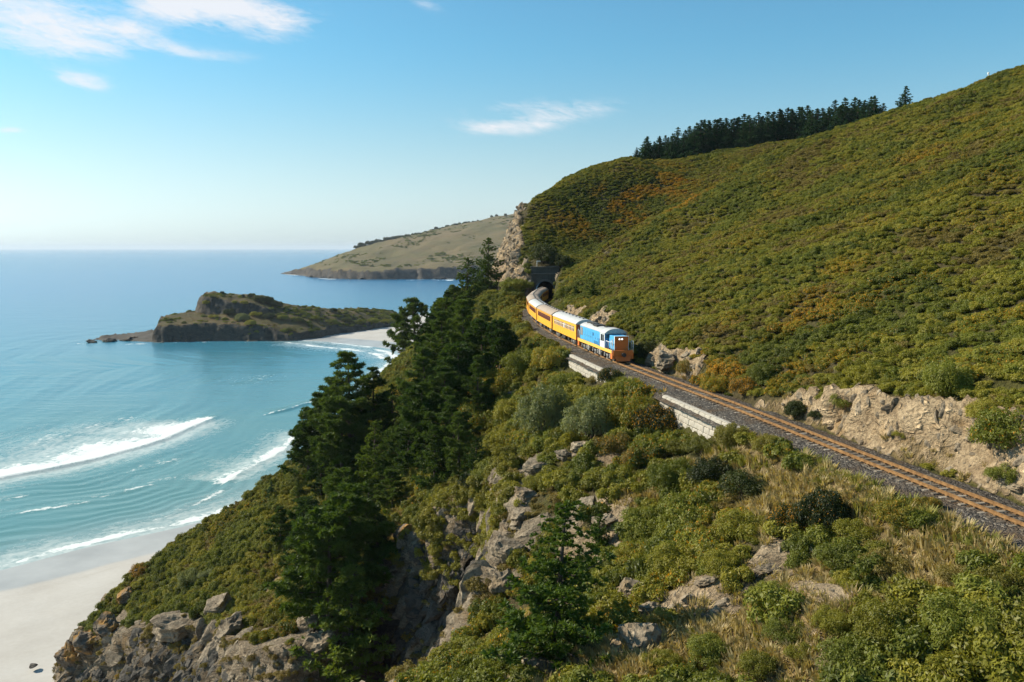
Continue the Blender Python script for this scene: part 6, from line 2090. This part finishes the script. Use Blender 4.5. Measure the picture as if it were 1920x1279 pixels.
# dark stone lying on the sand, and the rocks below the dunes
p = at_z(63, 1249, 2.4)
rock_px(0, 0, 16, 'small dark stone lying alone on the pale sand', 'dark_rock', .5, None, p)
for i, (px, py, w_) in enumerate(((772, 655, 30), (755, 660, 22), (785, 650, 30))):
    p = at_z(px, py, .5)
    rock_px(0, 0, w_, ('middle', 'outermost', 'innermost')[i] + ' dark rock where the bay beach meets the pines', 'dark_rock', .35, 'dark rocks on the bay beach', p)
for i, (px, py, w_) in enumerate(((205, 640, 30), (235, 638, 30), (262, 636, 34), (300, 639, 26), (172, 642, 20))):
    p = at_z(px, py, .1)
    rock_px(0, 0, w_, ('second', 'third', 'fourth', 'innermost', 'outermost')[i] + ' dark rock on the reef off the headland tip', 'dark_rock', .4, 'dark rocks of the reef', p, None, .45)

# ------------------------------------------------------------------ trees and scrub on the headlands
def hit_on(px, py, zf, y0, y1):
    d = ray(px, py)
    ys = np.arange(y0, y1, 1.0)
    xs, zs = d[0] * ys / d[1], CAMZ + d[2] * ys / d[1]
    k = np.nonzero(zs < zf(xs, ys))[0]
    return None if len(k) == 0 else np.array([xs[k[0]], ys[k[0]], float(zf(xs[k[0]], ys[k[0]]))])
def far_shrub(px, py, wpx, kind, label, zf, y0, y1, group, name='shrub', hr=.9, cat='shrub'):
    h_ = hit_on(px, py, zf, y0, y1)
    if h_ is None: return
    r = wpx / F * h_[1] / 2
    return shrub((h_[0], h_[1], h_[2] - r * .1), r, r * hr * 1.1, kind, label, group=group, name=name, cat=cat)
gname = 'bushes on the headland across the bay'
for a in [
    (417, 553, 9, 'dark_shrub', 'little upright tree on the top of the headland, leftmost', 1.6), (455, 557, 9, 'dark_shrub', 'little bush on the headland skyline, left one of two', 1.2), (469, 559, 11, 'dark_shrub', 'little bush on the headland skyline, right one of two', 1.4),
    (485, 566, 24, 'dark_shrub', 'dark bush at the left end of the headland thicket', 1.0), (503, 570, 28, 'dark_shrub', 'dark bush in the middle of the headland thicket', 1.0), (520, 576, 24, 'dark_shrub', 'dark bush at the right end of the headland thicket', .9),
    (400, 560, 14, 'gorse', 'olive bush behind the headland cliff step', .9), (388, 575, 18, 'gorse', 'olive bush under the headland cliff step', .8), (440, 570, 13, 'gorse', 'olive bush below the skyline pair of the headland', .9), (458, 574, 16, 'gorse', 'round olive bush on the middle of the headland', .9),
    (430, 590, 26, 'dark_shrub', 'dark bush in the hollow of the headland', .8), (455, 600, 30, 'pale_shrub', 'pale green bush over the headland cliff', .8), (480, 592, 24, 'gorse', 'olive bush right of the hollow of the headland', .8), (505, 598, 26, 'dark_shrub', 'dark bush over the middle cliff of the headland', .8),
    (470, 612, 26, 'gorse', 'low bush on the face of the headland cliff', .8), (530, 600, 24, 'gorse_green', 'green bush on the right shoulder of the headland', .8), (560, 604, 26, 'dark_shrub', 'dark bush on the falling ridge of the headland', .7), (590, 600, 24, 'gorse_green', 'green bush along the ridge of the headland', .7),
    (625, 586, 19, 'dark_shrub', 'single round bush on the low ridge of the headland', .9), (686, 586, 14, 'dark_shrub', 'left one of two round bushes near the neck', .9), (698, 588, 15, 'dark_shrub', 'right one of two round bushes near the neck', .8),
    (620, 606, 26, 'gorse_green', 'green bush on the landward face of the headland', .7), (650, 604, 24, 'dark_shrub', 'dark bush on the landward face of the headland', .7), (676, 606, 26, 'gorse_green', 'green bush above the bay beach, left', .7),
    (700, 606, 26, 'gorse_green', 'green bush above the bay beach, middle', .7), (722, 605, 24, 'gorse', 'olive bush above the bay beach, right', .7), (742, 604, 24, 'gorse_green', 'green bush at the neck of the headland', .8), (400, 596, 20, 'gorse', 'olive bush at the left cliff brink of the headland', .7)]:
    far_shrub(a[0], a[1], a[2], a[3], a[4], zhead, 640, 900, gname, hr=a[5])
n_ = 2600
xs_ = rng.uniform(-300, -80, n_); ys_ = rng.uniform(645, 880, n_)
zz_ = zhead(xs_, ys_)
den = fbm(xs_ / 22, ys_ / 22, 0, 7, 3) + .9 * sstep(-250, -180, xs_) - .55
k = (zz_ > 4) & (rng.random(n_) < np.clip(den + .42, .05, 1))
plant('headland_scrub', 'green_clump', xs_[k], ys_[k], zz_[k], 1.3, 3.0, .9, .25)
k2 = (zz_ > 5) & ~k & (rng.random(n_) < .35)
plant('headland_brown_scrub', 'brown_clump', xs_[k2], ys_[k2], zz_[k2], .9, 1.8, .7, .25)

cn = 0
for i in range(44):
    px = 668 + i * 5.6 + random.uniform(-2, 2)
    if px > 905 or (800 < px < 812): continue
    for py in np.arange(390, 500, .5):
        h_ = hit_on(px, py, zfar, 1900, 3100)
        if h_ is not None: break
    if h_ is None: continue
    cn += 1
    r = random.uniform(6, 11) * (1.25 if px < 760 else .8)
    shrub((h_[0], h_[1] - 2, h_[2] - 2.0), r, r * random.uniform(.8, 1.3), 'dark_shrub', 'small dark tree on the crest of the far headland, %s from the seaward end' % ordinal(cn - 1), group='trees along the crest of the far headland', name='crest_tree', cat='tree')
for i, px in enumerate((862, 922, 931, 948)):
    for py in np.arange(380, 500, .5):
        h_ = hit_on(px, py, zfar, 1900, 3100)
        if h_ is not None: break
    if h_ is not None:
        shrub((h_[0], h_[1] - 2, h_[2] - 1.5), 5.5, 9, 'dark_shrub', 'tiny tree on the far crest near the pale cliff, %s of four' % ordinal(i), group='trees along the crest of the far headland', name='crest_tree', cat='tree')
n_ = 9000
xs_ = rng.uniform(-640, 160, n_); ys_ = rng.uniform(1950, 2900, n_)
zz_ = zfar(xs_, ys_)
den = fbm(xs_ / 90, ys_ / 140, 0, 27, 4) + .5 * sstep(2350, 2600, ys_ - xs_ * -.2) * 0
k = (zz_ > 26) & (rng.random(n_) < np.clip(den * 1.6 - .25, .015, .8))
plant('far_scrub', 'green_clump', xs_[k], ys_[k], zz_[k], 3.0, 7.0, .8, .25)
# ------------------------------------------------------------------ sea air
m, t = new_mat('sea_air')
vol = nd(t, 'ShaderNodeVolumePrincipled', {'Color': (.78, .88, 1.0, 1), 'Density': 0.00004, 'Anisotropy': 0.2})
out = nd(t, 'ShaderNodeOutputMaterial'); t.links.new(vol.outputs[0], out.inputs['Volume'])
hz_ = MB().box((0, 0, 99), (140000, 140000, 206)).build('haze', m)
tag(hz_, kind='stuff')
